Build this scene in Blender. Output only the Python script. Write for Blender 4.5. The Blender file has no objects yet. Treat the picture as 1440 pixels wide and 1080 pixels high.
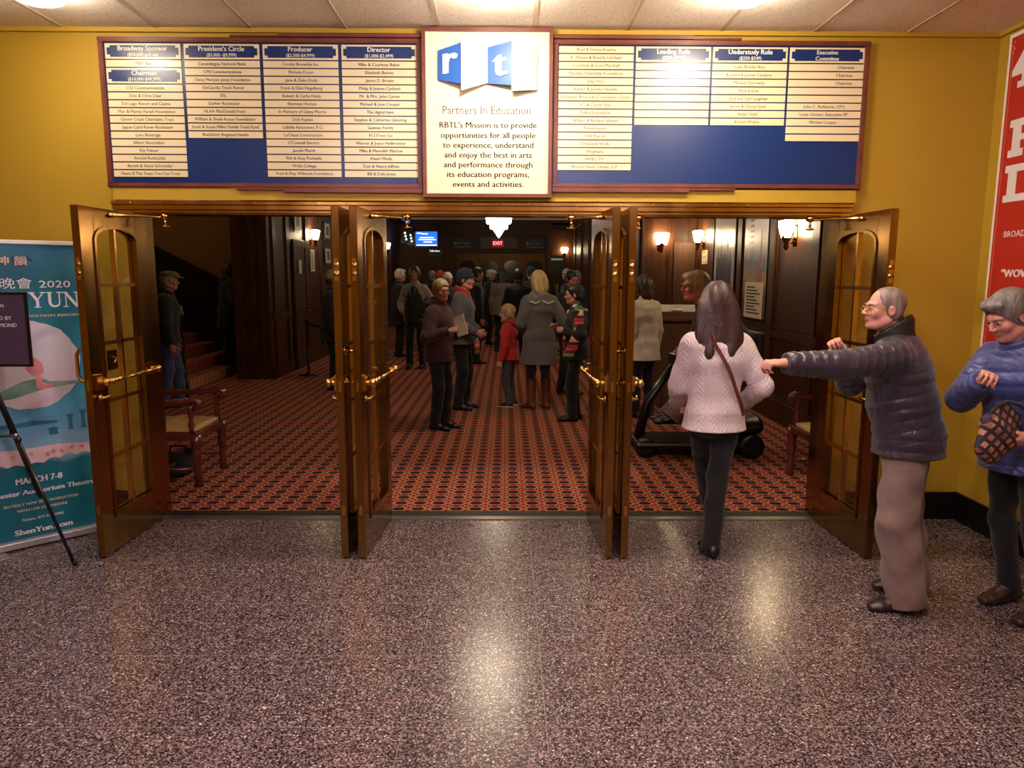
import bpy, bmesh, math, random
import numpy as np
from mathutils import Vector, Matrix, Euler
PI = math.pi
random.seed(7)
S = bpy.context.scene
C = S.collection
# ------------------------------------------------------------------ camera
cam_data = bpy.data.cameras.new('camera')
cam = bpy.data.objects.new('camera', cam_data); C.objects.link(cam)
cam.location = (0, -5.07, 1.73)
cam.rotation_mode = 'QUATERNION'
cam.rotation_quaternion = (Matrix.Rotation(-0.0075, 4, 'Z') @ Matrix.Rotation(PI/2-0.1486, 4, 'X')
                           @ Matrix.Rotation(0.0039, 4, 'Z')).to_quaternion()
cam_data.sensor_width = 36; cam_data.lens = 36*1031.2/1440
cam_data.clip_start = 0.05; cam_data.clip_end = 200
S.camera = cam
# ------------------------------------------------------------------ world, exposure
w = bpy.data.worlds.new('world'); S.world = w; w.use_nodes = True
w.node_tree.nodes['Background'].inputs[0].default_value = (0.5, 0.42, 0.40, 1)
w.node_tree.nodes['Background'].inputs[1].default_value = 0.004
S.view_settings.view_transform = 'Standard'; S.view_settings.look = 'None'
S.view_settings.gamma = 1; S.view_settings.exposure = 0.0
WARM = (1.0, 0.87, 0.66); PINK = (1.0, 0.80, 0.88); AMBER = (1.0, 0.66, 0.32)
# ceiling lamps of the vestibule: x, y, strength, colour   (built further down as ceiling_light)
VEST_LAMPS = [(-2.60,-0.72,70,WARM), (-0.05,-0.78,180,WARM), (1.30,-0.78,125,WARM), (1.50,-2.15,90,WARM),
              (-1.3,-3.2,190,PINK), (0.6,-3.7,230,PINK), (-2.6,-6.2,110,PINK), (1.6,-6.2,110,PINK)]
PENDANTS = [(-0.16, 2.7, 210), (-0.16, 9.5, 160), (-0.16, 15.8, 170)]
SCONCE = 70
# ------------------------------------------------------------------ materials
def nmat(name):
    m = bpy.data.materials.new(name); m.use_nodes = True
    nt = m.node_tree; return m, nt, nt.nodes['Principled BSDF']
def lin(c):
    f = lambda v: v/12.92 if v <= .04045 else ((v+.055)/1.055)**2.4
    return tuple(f(v/255) for v in c)+(1,)
def mat(name, rgb, rough=.5, metal=0, noise=0, nscale=6, bump=0, bscale=60, spec=.5, coat=0, stretch=(1,1,1), rgb2=None, emit=0, sheen=0):
    m, nt, b = nmat(name); N = nt.nodes; L = nt.links
    col = lin(rgb); b.inputs['Base Color'].default_value = col
    b.inputs['Roughness'].default_value = rough; b.inputs['Metallic'].default_value = metal
    b.inputs['Specular IOR Level'].default_value = spec; b.inputs['Coat Weight'].default_value = coat
    b.inputs['Sheen Weight'].default_value = sheen
    if emit: b.inputs['Emission Color'].default_value = col; b.inputs['Emission Strength'].default_value = emit
    if noise or bump or rgb2:
        tc = N.new('ShaderNodeTexCoord'); mp = N.new('ShaderNodeMapping'); mp.inputs['Scale'].default_value = stretch
        L.new(tc.outputs['Object'], mp.inputs[0])
    if noise or rgb2:
        t = N.new('ShaderNodeTexNoise'); t.inputs['Scale'].default_value = nscale; t.inputs['Detail'].default_value = 5
        L.new(mp.outputs[0], t.inputs['Vector'])
        r = N.new('ShaderNodeValToRGB'); r.color_ramp.elements[0].position = .3; r.color_ramp.elements[1].position = .7
        c2 = lin(rgb2) if rgb2 else tuple(min(1, v*(1+noise)) for v in col[:3])+(1,)
        r.color_ramp.elements[0].color = col if rgb2 else tuple(v*(1-noise) for v in col[:3])+(1,)
        r.color_ramp.elements[1].color = c2
        L.new(t.outputs['Fac'], r.inputs[0]); L.new(r.outputs[0], b.inputs['Base Color'])
    if bump:
        t = N.new('ShaderNodeTexNoise'); t.inputs['Scale'].default_value = bscale; t.inputs['Detail'].default_value = 4
        L.new(mp.outputs[0], t.inputs['Vector'])
        bp = N.new('ShaderNodeBump'); bp.inputs['Strength'].default_value = bump; bp.inputs['Distance'].default_value = .01
        L.new(t.outputs['Fac'], bp.inputs['Height']); L.new(bp.outputs[0], b.inputs['Normal'])
    return m
def math_fn(nt):
    def f(op, a, b=None, c=None):
        n = nt.nodes.new('ShaderNodeMath'); n.operation = op
        for i, v in enumerate((a, b, c)):
            if v is None: continue
            if isinstance(v, (int, float)): n.inputs[i].default_value = v
            else: nt.links.new(v, n.inputs[i])
        return n.outputs[0]
    return f
def mix(nt, fac, a, b):
    n = nt.nodes.new('ShaderNodeMix'); n.data_type = 'RGBA'
    for i, v in ((0, fac), (6, a), (7, b)):
        if isinstance(v, (int, float, tuple)): n.inputs[i].default_value = v
        else: nt.links.new(v, n.inputs[i])
    return n.outputs[2]

def carpet_mat():
    m, nt, b = nmat('carpet'); N, L = nt.nodes, nt.links; f = math_fn(nt)
    g = N.new('ShaderNodeNewGeometry'); s = N.new('ShaderNodeSeparateXYZ'); L.new(g.outputs['Position'], s.inputs[0])
    P = .143
    def cell(o, off): return f('SUBTRACT', f('FRACT', f('ADD', f('DIVIDE', o, P), off)), .5)
    u, v = cell(s.outputs[0], 100.1), cell(s.outputs[1], 100.2)
    au, av = f('ABSOLUTE', u), f('ABSOLUTE', v)
    d = f('MAXIMUM', f('DIVIDE', av, .23), f('ADD', f('DIVIDE', au, .37), f('DIVIDE', av, .55)))
    dark = f('LESS_THAN', d, 1.0); ring = f('LESS_THAN', d, 1.2)
    # gold trellis running between the dark lozenges
    u2, v2 = f('ABSOLUTE', cell(s.outputs[0], 100.6)), f('ABSOLUTE', cell(s.outputs[1], 100.7))
    tre = f('LESS_THAN', f('ABSOLUTE', f('SUBTRACT', f('ADD', u2, f('MULTIPLY', v2, .8)), .36)), .022)
    key = f('MULTIPLY', f('LESS_THAN', f('ABSOLUTE', f('SUBTRACT', u2, .10)), .022), f('LESS_THAN', v2, .16))
    key2 = f('MULTIPLY', f('LESS_THAN', u2, .12), f('LESS_THAN', f('ABSOLUTE', f('SUBTRACT', v2, .03)), .02))
    gold = f('MAXIMUM', f('MAXIMUM', tre, key), key2)
    RED, GOLD, NAVY = lin((150,28,38)), lin((206,166,118)), lin((30,26,38))
    nz = N.new('ShaderNodeTexNoise'); nz.inputs['Scale'].default_value = 300; L.new(g.outputs['Position'], nz.inputs['Vector'])
    c = mix(nt, gold, RED, GOLD); c = mix(nt, ring, c, GOLD); c = mix(nt, dark, c, NAVY)
    c = mix(nt, f('MULTIPLY', nz.outputs['Fac'], .35), c, (.02,.012,.01,1))
    L.new(c, b.inputs['Base Color']); b.inputs['Roughness'].default_value = .95; b.inputs['Specular IOR Level'].default_value = .1
    bp = N.new('ShaderNodeBump'); bp.inputs['Strength'].default_value = .35; bp.inputs['Distance'].default_value = .004
    L.new(nz.outputs['Fac'], bp.inputs['Height']); L.new(bp.outputs[0], b.inputs['Normal'])
    return m
def terrazzo_mat():
    m, nt, b = nmat('terrazzo'); N, L = nt.nodes, nt.links; f = math_fn(nt)
    g = N.new('ShaderNodeNewGeometry'); s = N.new('ShaderNodeSeparateXYZ'); L.new(g.outputs['Position'], s.inputs[0])
    vo = N.new('ShaderNodeTexVoronoi'); vo.inputs['Scale'].default_value = 160; L.new(g.outputs['Position'], vo.inputs['Vector'])
    sp = N.new('ShaderNodeSeparateColor'); L.new(vo.outputs['Color'], sp.inputs[0])
    r = N.new('ShaderNodeValToRGB'); L.new(sp.outputs[0], r.inputs[0]); e = r.color_ramp; e.interpolation = 'CONSTANT'
    cols = [(0,(30,23,25)), (.25,(108,90,92)), (.45,(60,47,50)), (.6,(136,115,115)), (.8,(82,66,69)), (.92,(172,152,149)), (.985,(216,204,196))]
    e.elements[0].color = lin(cols[0][1]); e.elements[1].position = cols[1][0]; e.elements[1].color = lin(cols[1][1])
    for p, c in cols[2:]: el = e.elements.new(p); el.color = lin(c)
    n = N.new('ShaderNodeTexNoise'); n.inputs['Scale'].default_value = 1.3; n.inputs['Detail'].default_value = 4; L.new(g.outputs['Position'], n.inputs['Vector'])
    c = mix(nt, f('MULTIPLY', n.outputs['Fac'], .12), r.outputs[0], lin((70,56,58)))
    def line(o, off, P): return f('LESS_THAN', f('ABSOLUTE', f('SUBTRACT', f('FRACT', f('ADD', f('DIVIDE', f('SUBTRACT', o, off), P), 100.5)), .5)), .0035)
    j = f('MAXIMUM', line(s.outputs[0], .157, .553), line(s.outputs[1], -.854, .537))
    c = mix(nt, f('MULTIPLY', j, .55), c, lin((150,136,128)))
    L.new(c, b.inputs['Base Color'])
    rr = N.new('ShaderNodeMapRange'); rr.inputs[3].default_value = .225; rr.inputs[4].default_value = .25; L.new(n.outputs['Fac'], rr.inputs[0]); L.new(rr.outputs[0], b.inputs['Roughness'])
    b.inputs['Specular IOR Level'].default_value = .5
    return m
def ceiling_mat():
    m, nt, b = nmat('acoustic_tile'); N, L = nt.nodes, nt.links
    g = N.new('ShaderNodeNewGeometry')
    n = N.new('ShaderNodeTexNoise'); n.inputs['Scale'].default_value = 85; n.inputs['Detail'].default_value = 6; L.new(g.outputs['Position'], n.inputs['Vector'])
    r = N.new('ShaderNodeValToRGB'); r.color_ramp.elements[0].position = .36; r.color_ramp.elements[1].position = .46
    r.color_ramp.elements[0].color = lin((212,196,186)); r.color_ramp.elements[1].color = lin((238,226,218))
    L.new(n.outputs['Fac'], r.inputs[0]); L.new(r.outputs[0], b.inputs['Base Color']); b.inputs['Roughness'].default_value = .9
    bp = N.new('ShaderNodeBump'); bp.inputs['Strength'].default_value = .5; bp.inputs['Distance'].default_value = .006; L.new(n.outputs['Fac'], bp.inputs['Height']); L.new(bp.outputs[0], b.inputs['Normal'])
    return m
def brass_mat(name, rgb, rgb2, rough):
    m, nt, b = nmat(name); N, L = nt.nodes, nt.links
    tc = N.new('ShaderNodeTexCoord'); mp = N.new('ShaderNodeMapping'); mp.inputs['Scale'].default_value = (1,1,.25); L.new(tc.outputs['Object'], mp.inputs[0])
    n = N.new('ShaderNodeTexNoise'); n.inputs['Scale'].default_value = 7; n.inputs['Detail'].default_value = 8; L.new(mp.outputs[0], n.inputs['Vector'])
    r = N.new('ShaderNodeValToRGB'); r.color_ramp.elements[0].position = .35; r.color_ramp.elements[1].position = .65
    r.color_ramp.elements[0].color = lin(rgb); r.color_ramp.elements[1].color = lin(rgb2)
    L.new(n.outputs['Fac'], r.inputs[0]); L.new(r.outputs[0], b.inputs['Base Color']); b.inputs['Metallic'].default_value = 1
    rr = N.new('ShaderNodeMapRange'); rr.inputs[3].default_value = rough; rr.inputs[4].default_value = rough+.16; L.new(n.outputs['Fac'], rr.inputs[0]); L.new(rr.outputs[0], b.inputs['Roughness'])
    return m
M = {}
M['carpet'] = carpet_mat(); M['terrazzo'] = terrazzo_mat(); M['tile'] = ceiling_mat()
M['yellow'] = mat('mustard_paint', (180,145,40), .55, bump=.12, bscale=160)
M['black'] = mat('black_base', (14,12,12), .4)
M['brass'] = brass_mat('brass', (142,106,58), (160,122,70), .1)
M['brass2'] = brass_mat('polished_brass', (206,158,88), (222,180,112), .09)
M['wood'] = mat('mahogany', (58,32,19), .42, rgb2=(84,49,28), nscale=5, stretch=(4,4,.5), spec=.2)
M['wood2'] = mat('oak_panel', (78,48,27), .55, rgb2=(96,62,34), nscale=5, stretch=(4,4,.5))
M['frame'] = mat('red_wood_frame', (92,44,34), .35, rgb2=(118,60,46), nscale=9, stretch=(1,1,1))
M['plate'] = mat('cream_plate', (232,214,176), .26)
M['cream'] = mat('cream_panel', (232,216,190), .5, spec=.25)
M['blue'] = mat('blue_panel', (15,43,100), .3)
M['blue2'] = mat('logo_blue', (40,92,176), .35)
M['grgr'] = mat('logo_grey_green', (168,190,180), .35)
M['white'] = mat('white_paint', (235,232,226), .4)
M['ink'] = mat('dark_lettering', (40,32,30), .7, spec=.1)
M['ink2'] = mat('grey_lettering', (84,76,72), .7, spec=.1)
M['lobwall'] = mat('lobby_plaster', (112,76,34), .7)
M['lobceil'] = mat('lobby_ceiling', (150,130,100), .7)
M['gloss_black'] = mat('black_metal', (12,12,13), .3)
M['steel'] = mat('steel', (150,148,145), .3, 1)
def glass_mat(name, tint, alpha):
    m, nt, b = nmat(name); N, L = nt.nodes, nt.links
    out = nt.nodes['Material Output']; N.remove(b)
    tr = N.new('ShaderNodeBsdfTransparent'); tr.inputs[0].default_value = tint
    gl = N.new('ShaderNodeBsdfGlossy'); gl.inputs['Roughness'].default_value = .03; gl.inputs[0].default_value = (1,1,1,1)
    lw = N.new('ShaderNodeLayerWeight'); lw.inputs[0].default_value = .5; f = math_fn(nt); fr = f('ADD', f('MULTIPLY', f('POWER', lw.outputs['Facing'], 4.0), .55), .04)
    mx = N.new('ShaderNodeMixShader'); L.new(fr, mx.inputs[0]); L.new(tr.outputs[0], mx.inputs[1]); L.new(gl.outputs[0], mx.inputs[2])
    L.new(mx.outputs[0], out.inputs[0]); return m
M['glass'] = glass_mat('door_glass', (.95,.94,.9,1), 0)
def emat(name, rgb, s):
    m, nt, b = nmat(name); b.inputs['Base Color'].default_value = (rgb[0]*.8,rgb[1]*.8,rgb[2]*.8,1)
    b.inputs['Emission Color'].default_value = rgb[:3]+(1,); b.inputs['Emission Strength'].default_value = s; return m
# ------------------------------------------------------------------ mesh builder
class MB:
    def __init__(s): s.v = []; s.f = []; s.sm = []
    def add(s, vs, fs, smooth=False):
        o = len(s.v); s.v += [tuple(v) for v in vs]; s.f += [tuple(i+o for i in f) for f in fs]; s.sm += [smooth]*len(fs); return s
    def box(s, x0, x1, y0, y1, z0, z1, mtx=None):
        vs = [Vector((x, y, z)) for x in (x0, x1) for y in (y0, y1) for z in (z0, z1)]
        if mtx: vs = [mtx @ v for v in vs]
        return s.add(vs, [(0,1,3,2),(4,6,7,5),(0,4,5,1),(2,3,7,6),(0,2,6,4),(1,5,7,3)])
    def bar(s, a, b, wx, wy, up=(0,0,1)):
        a, b = Vector(a), Vector(b); d = (b-a); l = d.length; d.normalize(); u = Vector(up)
        if abs(d.dot(u)) > .99: u = Vector((0,1,0))
        r = d.cross(u).normalized(); u = r.cross(d)
        m = Matrix((r, d, u)).transposed().to_4x4(); m.translation = a
        return s.box(-wx/2, wx/2, 0, l, -wy/2, wy/2, m)
    def tube(s, pts, r, n=10, cap=True):
        pts = [Vector(p) for p in pts]; rs = r if isinstance(r, (list, tuple)) else [r]*len(pts)
        o = len(s.v); rings = []; u = None
        for i, p in enumerate(pts):
            d = (pts[min(i+1, len(pts)-1)]-pts[max(i-1, 0)]).normalized()
            if u is None: u = d.orthogonal().normalized()
            else: u = (u-d*u.dot(d)); u = u.normalized() if u.length > 1e-6 else d.orthogonal().normalized()
            w_ = d.cross(u)
            rings.append([p+rs[i]*(math.cos(2*PI*k/n)*u+math.sin(2*PI*k/n)*w_) for k in range(n)])
        vs = [v for r_ in rings for v in r_]; fs = []
        for i in range(len(pts)-1):
            for k in range(n): fs.append((i*n+k, i*n+(k+1)%n, (i+1)*n+(k+1)%n, (i+1)*n+k))
        if cap: fs += [tuple(range(n-1, -1, -1)), tuple(range((len(pts)-1)*n, len(pts)*n))]
        return s.add(vs, fs, True)
    def lathe(s, prof, c=(0,0,0), n=20):
        vs = []; fs = []
        for r, z in prof: vs += [(c[0]+r*math.cos(2*PI*k/n), c[1]+r*math.sin(2*PI*k/n), c[2]+z) for k in range(n)]
        for i in range(len(prof)-1):
            for k in range(n): fs.append((i*n+k, i*n+(k+1)%n, (i+1)*n+(k+1)%n, (i+1)*n+k))
        fs += [tuple(range(n-1, -1, -1)), tuple(range((len(prof)-1)*n, len(prof)*n))]
        return s.add(vs, fs, True)
    def ell(s, c, r, n=14, m=8):
        prof = [(max(1e-4, math.sin(PI*i/m)), -math.cos(PI*i/m)) for i in range(m+1)]
        vs = []; fs = []
        for a, z in prof: vs += [(c[0]+r[0]*a*math.cos(2*PI*k/n), c[1]+r[1]*a*math.sin(2*PI*k/n), c[2]+r[2]*z) for k in range(n)]
        for i in range(m):
            for k in range(n): fs.append((i*n+k, i*n+(k+1)%n, (i+1)*n+(k+1)%n, (i+1)*n+k))
        return s.add(vs, fs, True)
    def prism(s, poly, a, b, fn=None):
        """poly of (u,v), extruded from depth a to b; fn(u,v,d)->xyz"""
        fn = fn or (lambda u, v, d: (u, d, v)); n = len(poly)
        vs = [fn(u, v, a) for u, v in poly]+[fn(u, v, b) for u, v in poly]
        return s.add(vs, [tuple(range(n)), tuple(range(2*n-1, n-1, -1))]+[(i, i+n, (i+1)%n+n, (i+1)%n) for i in range(n)])
    def xf(s, m, start=0):
        for i in range(start, len(s.v)): s.v[i] = tuple(m @ Vector(s.v[i]))
        return s
    def build(s, name, m, parent=None, bevel=0, kind=None):
        me = bpy.data.meshes.new(name); me.from_pydata(s.v, [], s.f)
        me.polygons.foreach_set('use_smooth', s.sm)
        bm = bmesh.new(); bm.from_mesh(me); bmesh.ops.recalc_face_normals(bm, faces=bm.faces); bm.to_mesh(me); bm.free()
        me.materials.append(m if not isinstance(m, str) else M[m])
        o = bpy.data.objects.new(name, me); C.objects.link(o)
        if parent: o.parent = parent
        if kind: o['kind'] = kind
        if bevel:
            bv = o.modifiers.new('bevel', 'BEVEL'); bv.width = bevel; bv.segments = 2; bv.limit_method = 'ANGLE'; bv.harden_normals = False
        return o
def struct(name, mb, m, parent=None, bevel=0, label=None, cat=None):
    o = mb.build(name, m, parent, bevel)
    if not parent:
        o['kind'] = 'structure'
        if label: o['label'] = label; o['category'] = cat or name.split('_')[0]
    return o
def tag(o, label, cat, group=None):
    o['label'] = label; o['category'] = cat
    if group: o['group'] = group
    return o
def thing(name, label, cat, loc=(0,0,0), rz=0, group=None):
    o = bpy.data.objects.new(name, None); C.objects.link(o); o.location = loc; o.rotation_euler = (0,0,rz); o.empty_display_size = .1
    return tag(o, label, cat, group)
def copy_tree(o, parent=None):
    c = o.copy(); C.objects.link(c); c.parent = parent
    for ch in [x for x in bpy.data.objects if x.parent == o]: copy_tree(ch, c)
    return c
# ------------------------------------------------------------------ lettering
def lettering(txt, m, loc=(0,0,0), h=None, w=None, maxw=None, bold=0, ext=.0006, rot=(PI/2,0,0), parent=None, name='lettering', align='CENTER', sx=1, mtx=None, track=1, lead=1, vc=False):
    cu = bpy.data.curves.new(name, 'FONT'); cu.body = txt; cu.align_x = align; cu.align_y = 'CENTER'; cu.size = 1
    cu.resolution_u = 2; cu.extrude = 0; cu.space_character = track; cu.space_line = lead
    t = bpy.data.objects.new('t', cu); C.objects.link(t)
    dg = bpy.context.evaluated_depsgraph_get(); me = bpy.data.meshes.new_from_object(t.evaluated_get(dg))
    bpy.data.objects.remove(t); bpy.data.curves.remove(cu)
    me.name = name
    xs = np.empty(len(me.vertices)*3); me.vertices.foreach_get('co', xs); xs = xs.reshape(-1, 3)
    bw = np.ptp(xs[:,0]); bh = np.ptp(xs[:,1])
    s = (h if h else w/bw/sx)
    if h and w: sx = w/(bw*s)
    if maxw and bw*s*sx > maxw: k = maxw/(bw*s*sx); sx *= k
    mid = (xs[:,0].max()+xs[:,0].min())/2 if align == 'CENTER' else (xs[:,0].min() if align == 'LEFT' else xs[:,0].max())
    xs[:,0] = (xs[:,0]-mid)*s*sx; xs[:,1] = (xs[:,1]-(xs[:,1].max()+xs[:,1].min())/2*vc)*s; xs[:,2] = ext
    if bold:      # heavier weight: the outline repeated a hair to each side
        nv = len(xs); fs = [tuple(f_.vertices) for f_ in me.polygons]; V = []; Fs = []
        for k, dx in enumerate((-1, 1, 0)):
            q = xs.copy(); q[:,0] += dx*bold*s*sx*1.1; q[:,1] += dx*bold*s*.25; q[:,2] += k*.00012; V += q.tolist(); Fs += [tuple(i+k*nv for i in f_) for f_ in fs]
        me = bpy.data.meshes.new(name); me.from_pydata(V, [], Fs)
    else: me.vertices.foreach_set('co', xs.ravel())
    me.materials.append(m if not isinstance(m, str) else M[m])
    o = bpy.data.objects.new(name, me); C.objects.link(o)
    if mtx is not None: o.matrix_basis = mtx
    else: o.location = loc; o.rotation_euler = rot
    if parent: o.parent = parent
    return o
# ================================================================== THE SETTING
XL, XR, ZH, ZC = -2.46, 2.21, 2.13, 3.30
struct('floor', MB().box(-5.2, 3.235, -8, .02, -.1, 0), 'terrazzo', label='speckled brown terrazzo floor of the vestibule', cat='floor')
struct('floor_lobby', MB().box(-8, 6, .02, 22, -.1, .003), 'carpet', label='red, navy and gold patterned lobby carpet', cat='carpet')
mb = MB(); mb.box(-5.2, XL-.06, 0, .14, 0, ZC+.3); mb.box(XR+.06, 3.4, 0, .14, 0, ZC+.3); mb.box(XL-.06, XR+.06, 0, .14, ZH, ZC+.3)
mb.box(-2.62, 2.335, -.045, 0, 2.212, 2.292)
struct('wall_front', mb, 'yellow', label='mustard yellow wall around the brass doors', cat='wall')
struct('wall_right', MB().box(3.235, 3.4, -8, 0, 0, ZC+.3), 'yellow', label='mustard yellow side wall carrying the red poster', cat='wall')
struct('wall_left', MB().box(-5.35, -5.2, -8, .14, 0, ZC+.3), 'yellow')
struct('wall_back', MB().box(-5.35, 3.4, -8.15, -8, 0, ZC+.3), 'yellow')
mb = MB(); mb.box(-5.2, 3.235, -8, 0, ZC, ZC+.1)
ceil = struct('ceiling', mb, 'tile', label='pitted acoustic tile ceiling of the vestibule', cat='ceiling')
mb = MB()
for k in range(-9, 7):
    x = .17+.61*k; mb.box(x-.012, x+.012, -8, -.02, ZC-.004, ZC)
for k in range(1, 14): mb.box(-5.2, 3.235, -.02-.61*k-.012, -.02-.61*k+.012, ZC-.0035, ZC)
struct('trim_1', mb, mat('ceiling_grid', (196,178,160), .6))
mb = MB(); mb.box(-5.2, 3.235, -.03, 0, ZC-.028, ZC); mb.box(3.205, 3.235, -8, -.03, ZC-.028, ZC)
struct('trim_2', mb, 'yellow')
struct('baseboard_right', MB().box(3.213, 3.235, -8, 0, 0, .2), 'black', bevel=.003)
struct('baseboard_front', MB().box(2.37, 3.213, -.022, 0, 0, .2), 'black', bevel=.003)
struct('baseboard_left', MB().box(-5.2, -2.64, -.022, 0, 0, .2), 'black', bevel=.003)
# brass portal: header, jambs, posts between the doors, threshold
prof = [(0,2.13),(-.03,2.13),(-.03,2.142),(-.05,2.15),(-.05,2.175),(-.062,2.182),(-.062,2.2),(-.05,2.212),(0,2.212)]
n0 = len(prof)
mb = MB(); mb.prism([(a, b) for a, b in prof], -2.63, 2.32, lambda u, v, d: (d, u, v))
for i in range(24): mb.ell((-2.5+i*.205, -.062, 2.191), (.006,.004,.006), 8, 5)
struct('trim_3', mb, 'brass2', label='brass header moulding above the doors', cat='moulding')
mb = MB()
mb.box(XL-.06, XL-.005, -.012, .16, 0, ZH); mb.box(XR+.005, XR+.06, -.012, .16, 0, ZH)
mb.box(-.955, -.855, .0, .15, 0, ZH); mb.box(.612, .70, .0, .15, 0, ZH)
struct('trim_4', mb, 'brass', bevel=.004)
mb = MB(); mb.box(XL-.06, XR+.06, -.012, .15, ZH-.012, ZH)
struct('trim_5', mb, 'brass')
mb = MB(); mb.box(XL-.06, XR+.06, -.05, .02, 0, .006)
struct('trim_6', mb, mat('threshold_metal', (150,140,130), .35, .9))
struct('trim_7', MB().box(XL-.06, XR+.06, .02, .13, .003, .007), mat('black_rubber', (16,14,14), .6))
# ---------------------------------------------------------------- lobby shell
LX, RX, RX2, YP, YR, YF, ZL = -3.85, 3.25, 2.32, 6.95, 7.65, 21.3, 3.75
struct('ceiling_lobby', MB().box(-8, 6, .14, 22, ZL, ZL+.1), 'lobceil')
def panels_x(mb, x, y0, y1, sgn, edges, zr=((.25,.95),(1.1,3.3))):
    """raised stiles on a wall facing sgn along x"""
    for y in edges: mb.box(min(x, x+sgn*.035), max(x, x+sgn*.035), y-.09, y+.09, .0, 3.6)
    for a, b in ((0,.2),(.98,1.08),(3.3,3.75)): mb.box(min(x, x+sgn*.03), max(x, x+sgn*.03), y0, y1, a, b)
    es = list(edges)
    for a, b in zip(es[:-1], es[1:]):
        for z0, z1 in zr:
            a2, b2 = a+.09, b-.09; t = .018
            for (p, q, r_, s_) in ((a2, b2, z0, z0+.03), (a2, b2, z1-.03, z1), (a2, a2+.03, z0, z1), (b2-.03, b2, z0, z1)):
                mb.box(min(x, x+sgn*t), max(x, x+sgn*t), p, q, r_, s_)
mb = MB(); mb.box(RX, RX+.15, .14, YR, 0, ZL); panels_x(mb, RX, .14, YR, -1, (.3,1.5,2.68,3.95,5.22,6.6,7.55))
mb.box(RX-.05, RX, .14, YR, 0, .25)
struct('wall_right_lobby', mb, 'wood', label='dark panelled wood wall on the right of the lobby', cat='wall')
def panels_y(mb, y, x0, x1, sgn, edges, zr=((.25,.95),(1.1,3.3)), top=(3.3,3.75)):
    for x in edges: mb.box(x-.08, x+.08, min(y, y+sgn*.035), max(y, y+sgn*.035), 0, 3.6)
    for a, b in ((0,.2),(.98,1.08),top): mb.box(x0, x1, min(y, y+sgn*.03), max(y, y+sgn*.03), a, b)
    for a, b in zip(edges[:-1], edges[1:]):
        for z0, z1 in zr:
            a2, b2 = a+.08, b-.08; t = .018
            for (p, q, r_, s_) in ((a2, b2, z0, z0+.03), (a2, b2, z1-.03, z1), (a2, a2+.03, z0, z1), (b2-.03, b2, z0, z1)):
                mb.box(p, q, min(y, y+sgn*t), max(y, y+sgn*t), r_, s_)
mb = MB(); mb.box(RX2, RX+.15, YR, YR+.15, 0, ZL); panels_y(mb, YR, RX2, RX, -1, (2.4,2.85,3.2))
struct('wall_return_lobby', mb, 'wood')
mb = MB(); mb.box(RX2, RX2+.15, YR+.15, YF, 0, ZL); panels_x(mb, RX2, YR+.15, YF, -1, (7.9,10,12,14,16,18,20,21.2))
struct('wall_side_lobby', mb, 'wood')
mb = MB(); mb.box(LX-.15, LX, YP+.05, YF, 0, ZL); panels_x(mb, LX, YP+.05, YF, 1, (7.2,7.95,9.2,10.3,12,14,16,18,19.5,21.2))
struct('wall_left_lobby', mb, 'wood', label='dark panelled wood wall on the left of the lobby', cat='wall')
mb = MB(); mb.box(-4.42, LX, YP, YP+.06, 0, ZL); panels_y(mb, YP, -4.42, LX, -1, (-4.35,-3.93)); mb.box(-4.42, -4.36, YP, 8.45, 0, ZL)
struct('wall_pier_lobby', mb, 'wood', label='dark wood pier beside the stairs', cat='wall')
mb = MB(); mb.box(LX-.1, RX2+.15, YF, YF+.15, 0, ZL)
panels_y(mb, YF, LX, RX2, -1, (-3.7,-2.3,-1.95), top=(3.45,3.55)); panels_y(mb, YF, 1.4, RX2, -1, (1.48,2.25), top=(3.45,3.55))
mb.box(LX, RX2, YF-.12, YF, 3.52, 3.6); mb.box(-2, 1.45, YF-.08, YF, 2.48, 2.56); mb.box(-2, 1.45, YF-.06, YF, 3.05, 3.12)
for x in (-2.0,-1.12,-.98,.42,.56,1.42): mb.box(x-.03, x+.03, YF-.07, YF, 2.56, 3.05)
struct('wall_far_lobby', mb, 'wood', label='dark panelled far wall of the lobby above its doors', cat='wall')
struct('trim_8', MB().box(LX, RX2, YF-.14, YF-.121, 3.61, 3.75), M['cream'])
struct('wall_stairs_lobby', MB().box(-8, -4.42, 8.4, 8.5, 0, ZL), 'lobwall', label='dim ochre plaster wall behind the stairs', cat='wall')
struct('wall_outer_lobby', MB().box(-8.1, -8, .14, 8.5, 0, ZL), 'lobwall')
# carpeted stairs rising to the left, with a panelled stringer and handrail at the back
mb = MB()
for i in range(9): mb.box(-8+.0, -4.72-.29*i, 5.15, 8.4, .165*i, .165*(i+1))
struct('stairs_lobby', mb, 'carpet', label='carpeted stairs rising to the left in the lobby', cat='stairs')
mb = MB(); sl = (2.18-1.34)/(-6.37+4.71)
zt = lambda x: 1.34+sl*(x+4.71)
mb.prism([(-8, 0), (-4.42, 0), (-4.42, zt(-4.42)), (-8, zt(-8))], 8.32, 8.4)
mb.prism([(-8, zt(-8)-.02), (-4.42, zt(-4.42)-.02), (-4.42, zt(-4.42)+.06), (-8, zt(-8)+.06)], 8.26, 8.4)
struct('trim_9', mb, 'black')
nr = thing('stair_railing', 'dark turned newel post and handrail at the foot of the lobby stairs', 'railing', (-4.5, 5.05, 0))
mb = MB(); mb.lathe([(.075,0),(.075,.25),(.05,.28),(.06,.32),(.045,.4),(.055,.5),(.04,.62),(.055,.75),(.04,.9),(.06,.98),(.07,1.0),(.07,1.15),(.08,1.18),(.05,1.22),(.055,1.27),(.03,1.32)])
mb.build('newel_post', 'gloss_black', nr)
MB().bar((-.05,0,1.08), (-3.2,0,2.86), .07, .06).build('handrail', 'gloss_black', nr)
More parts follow.
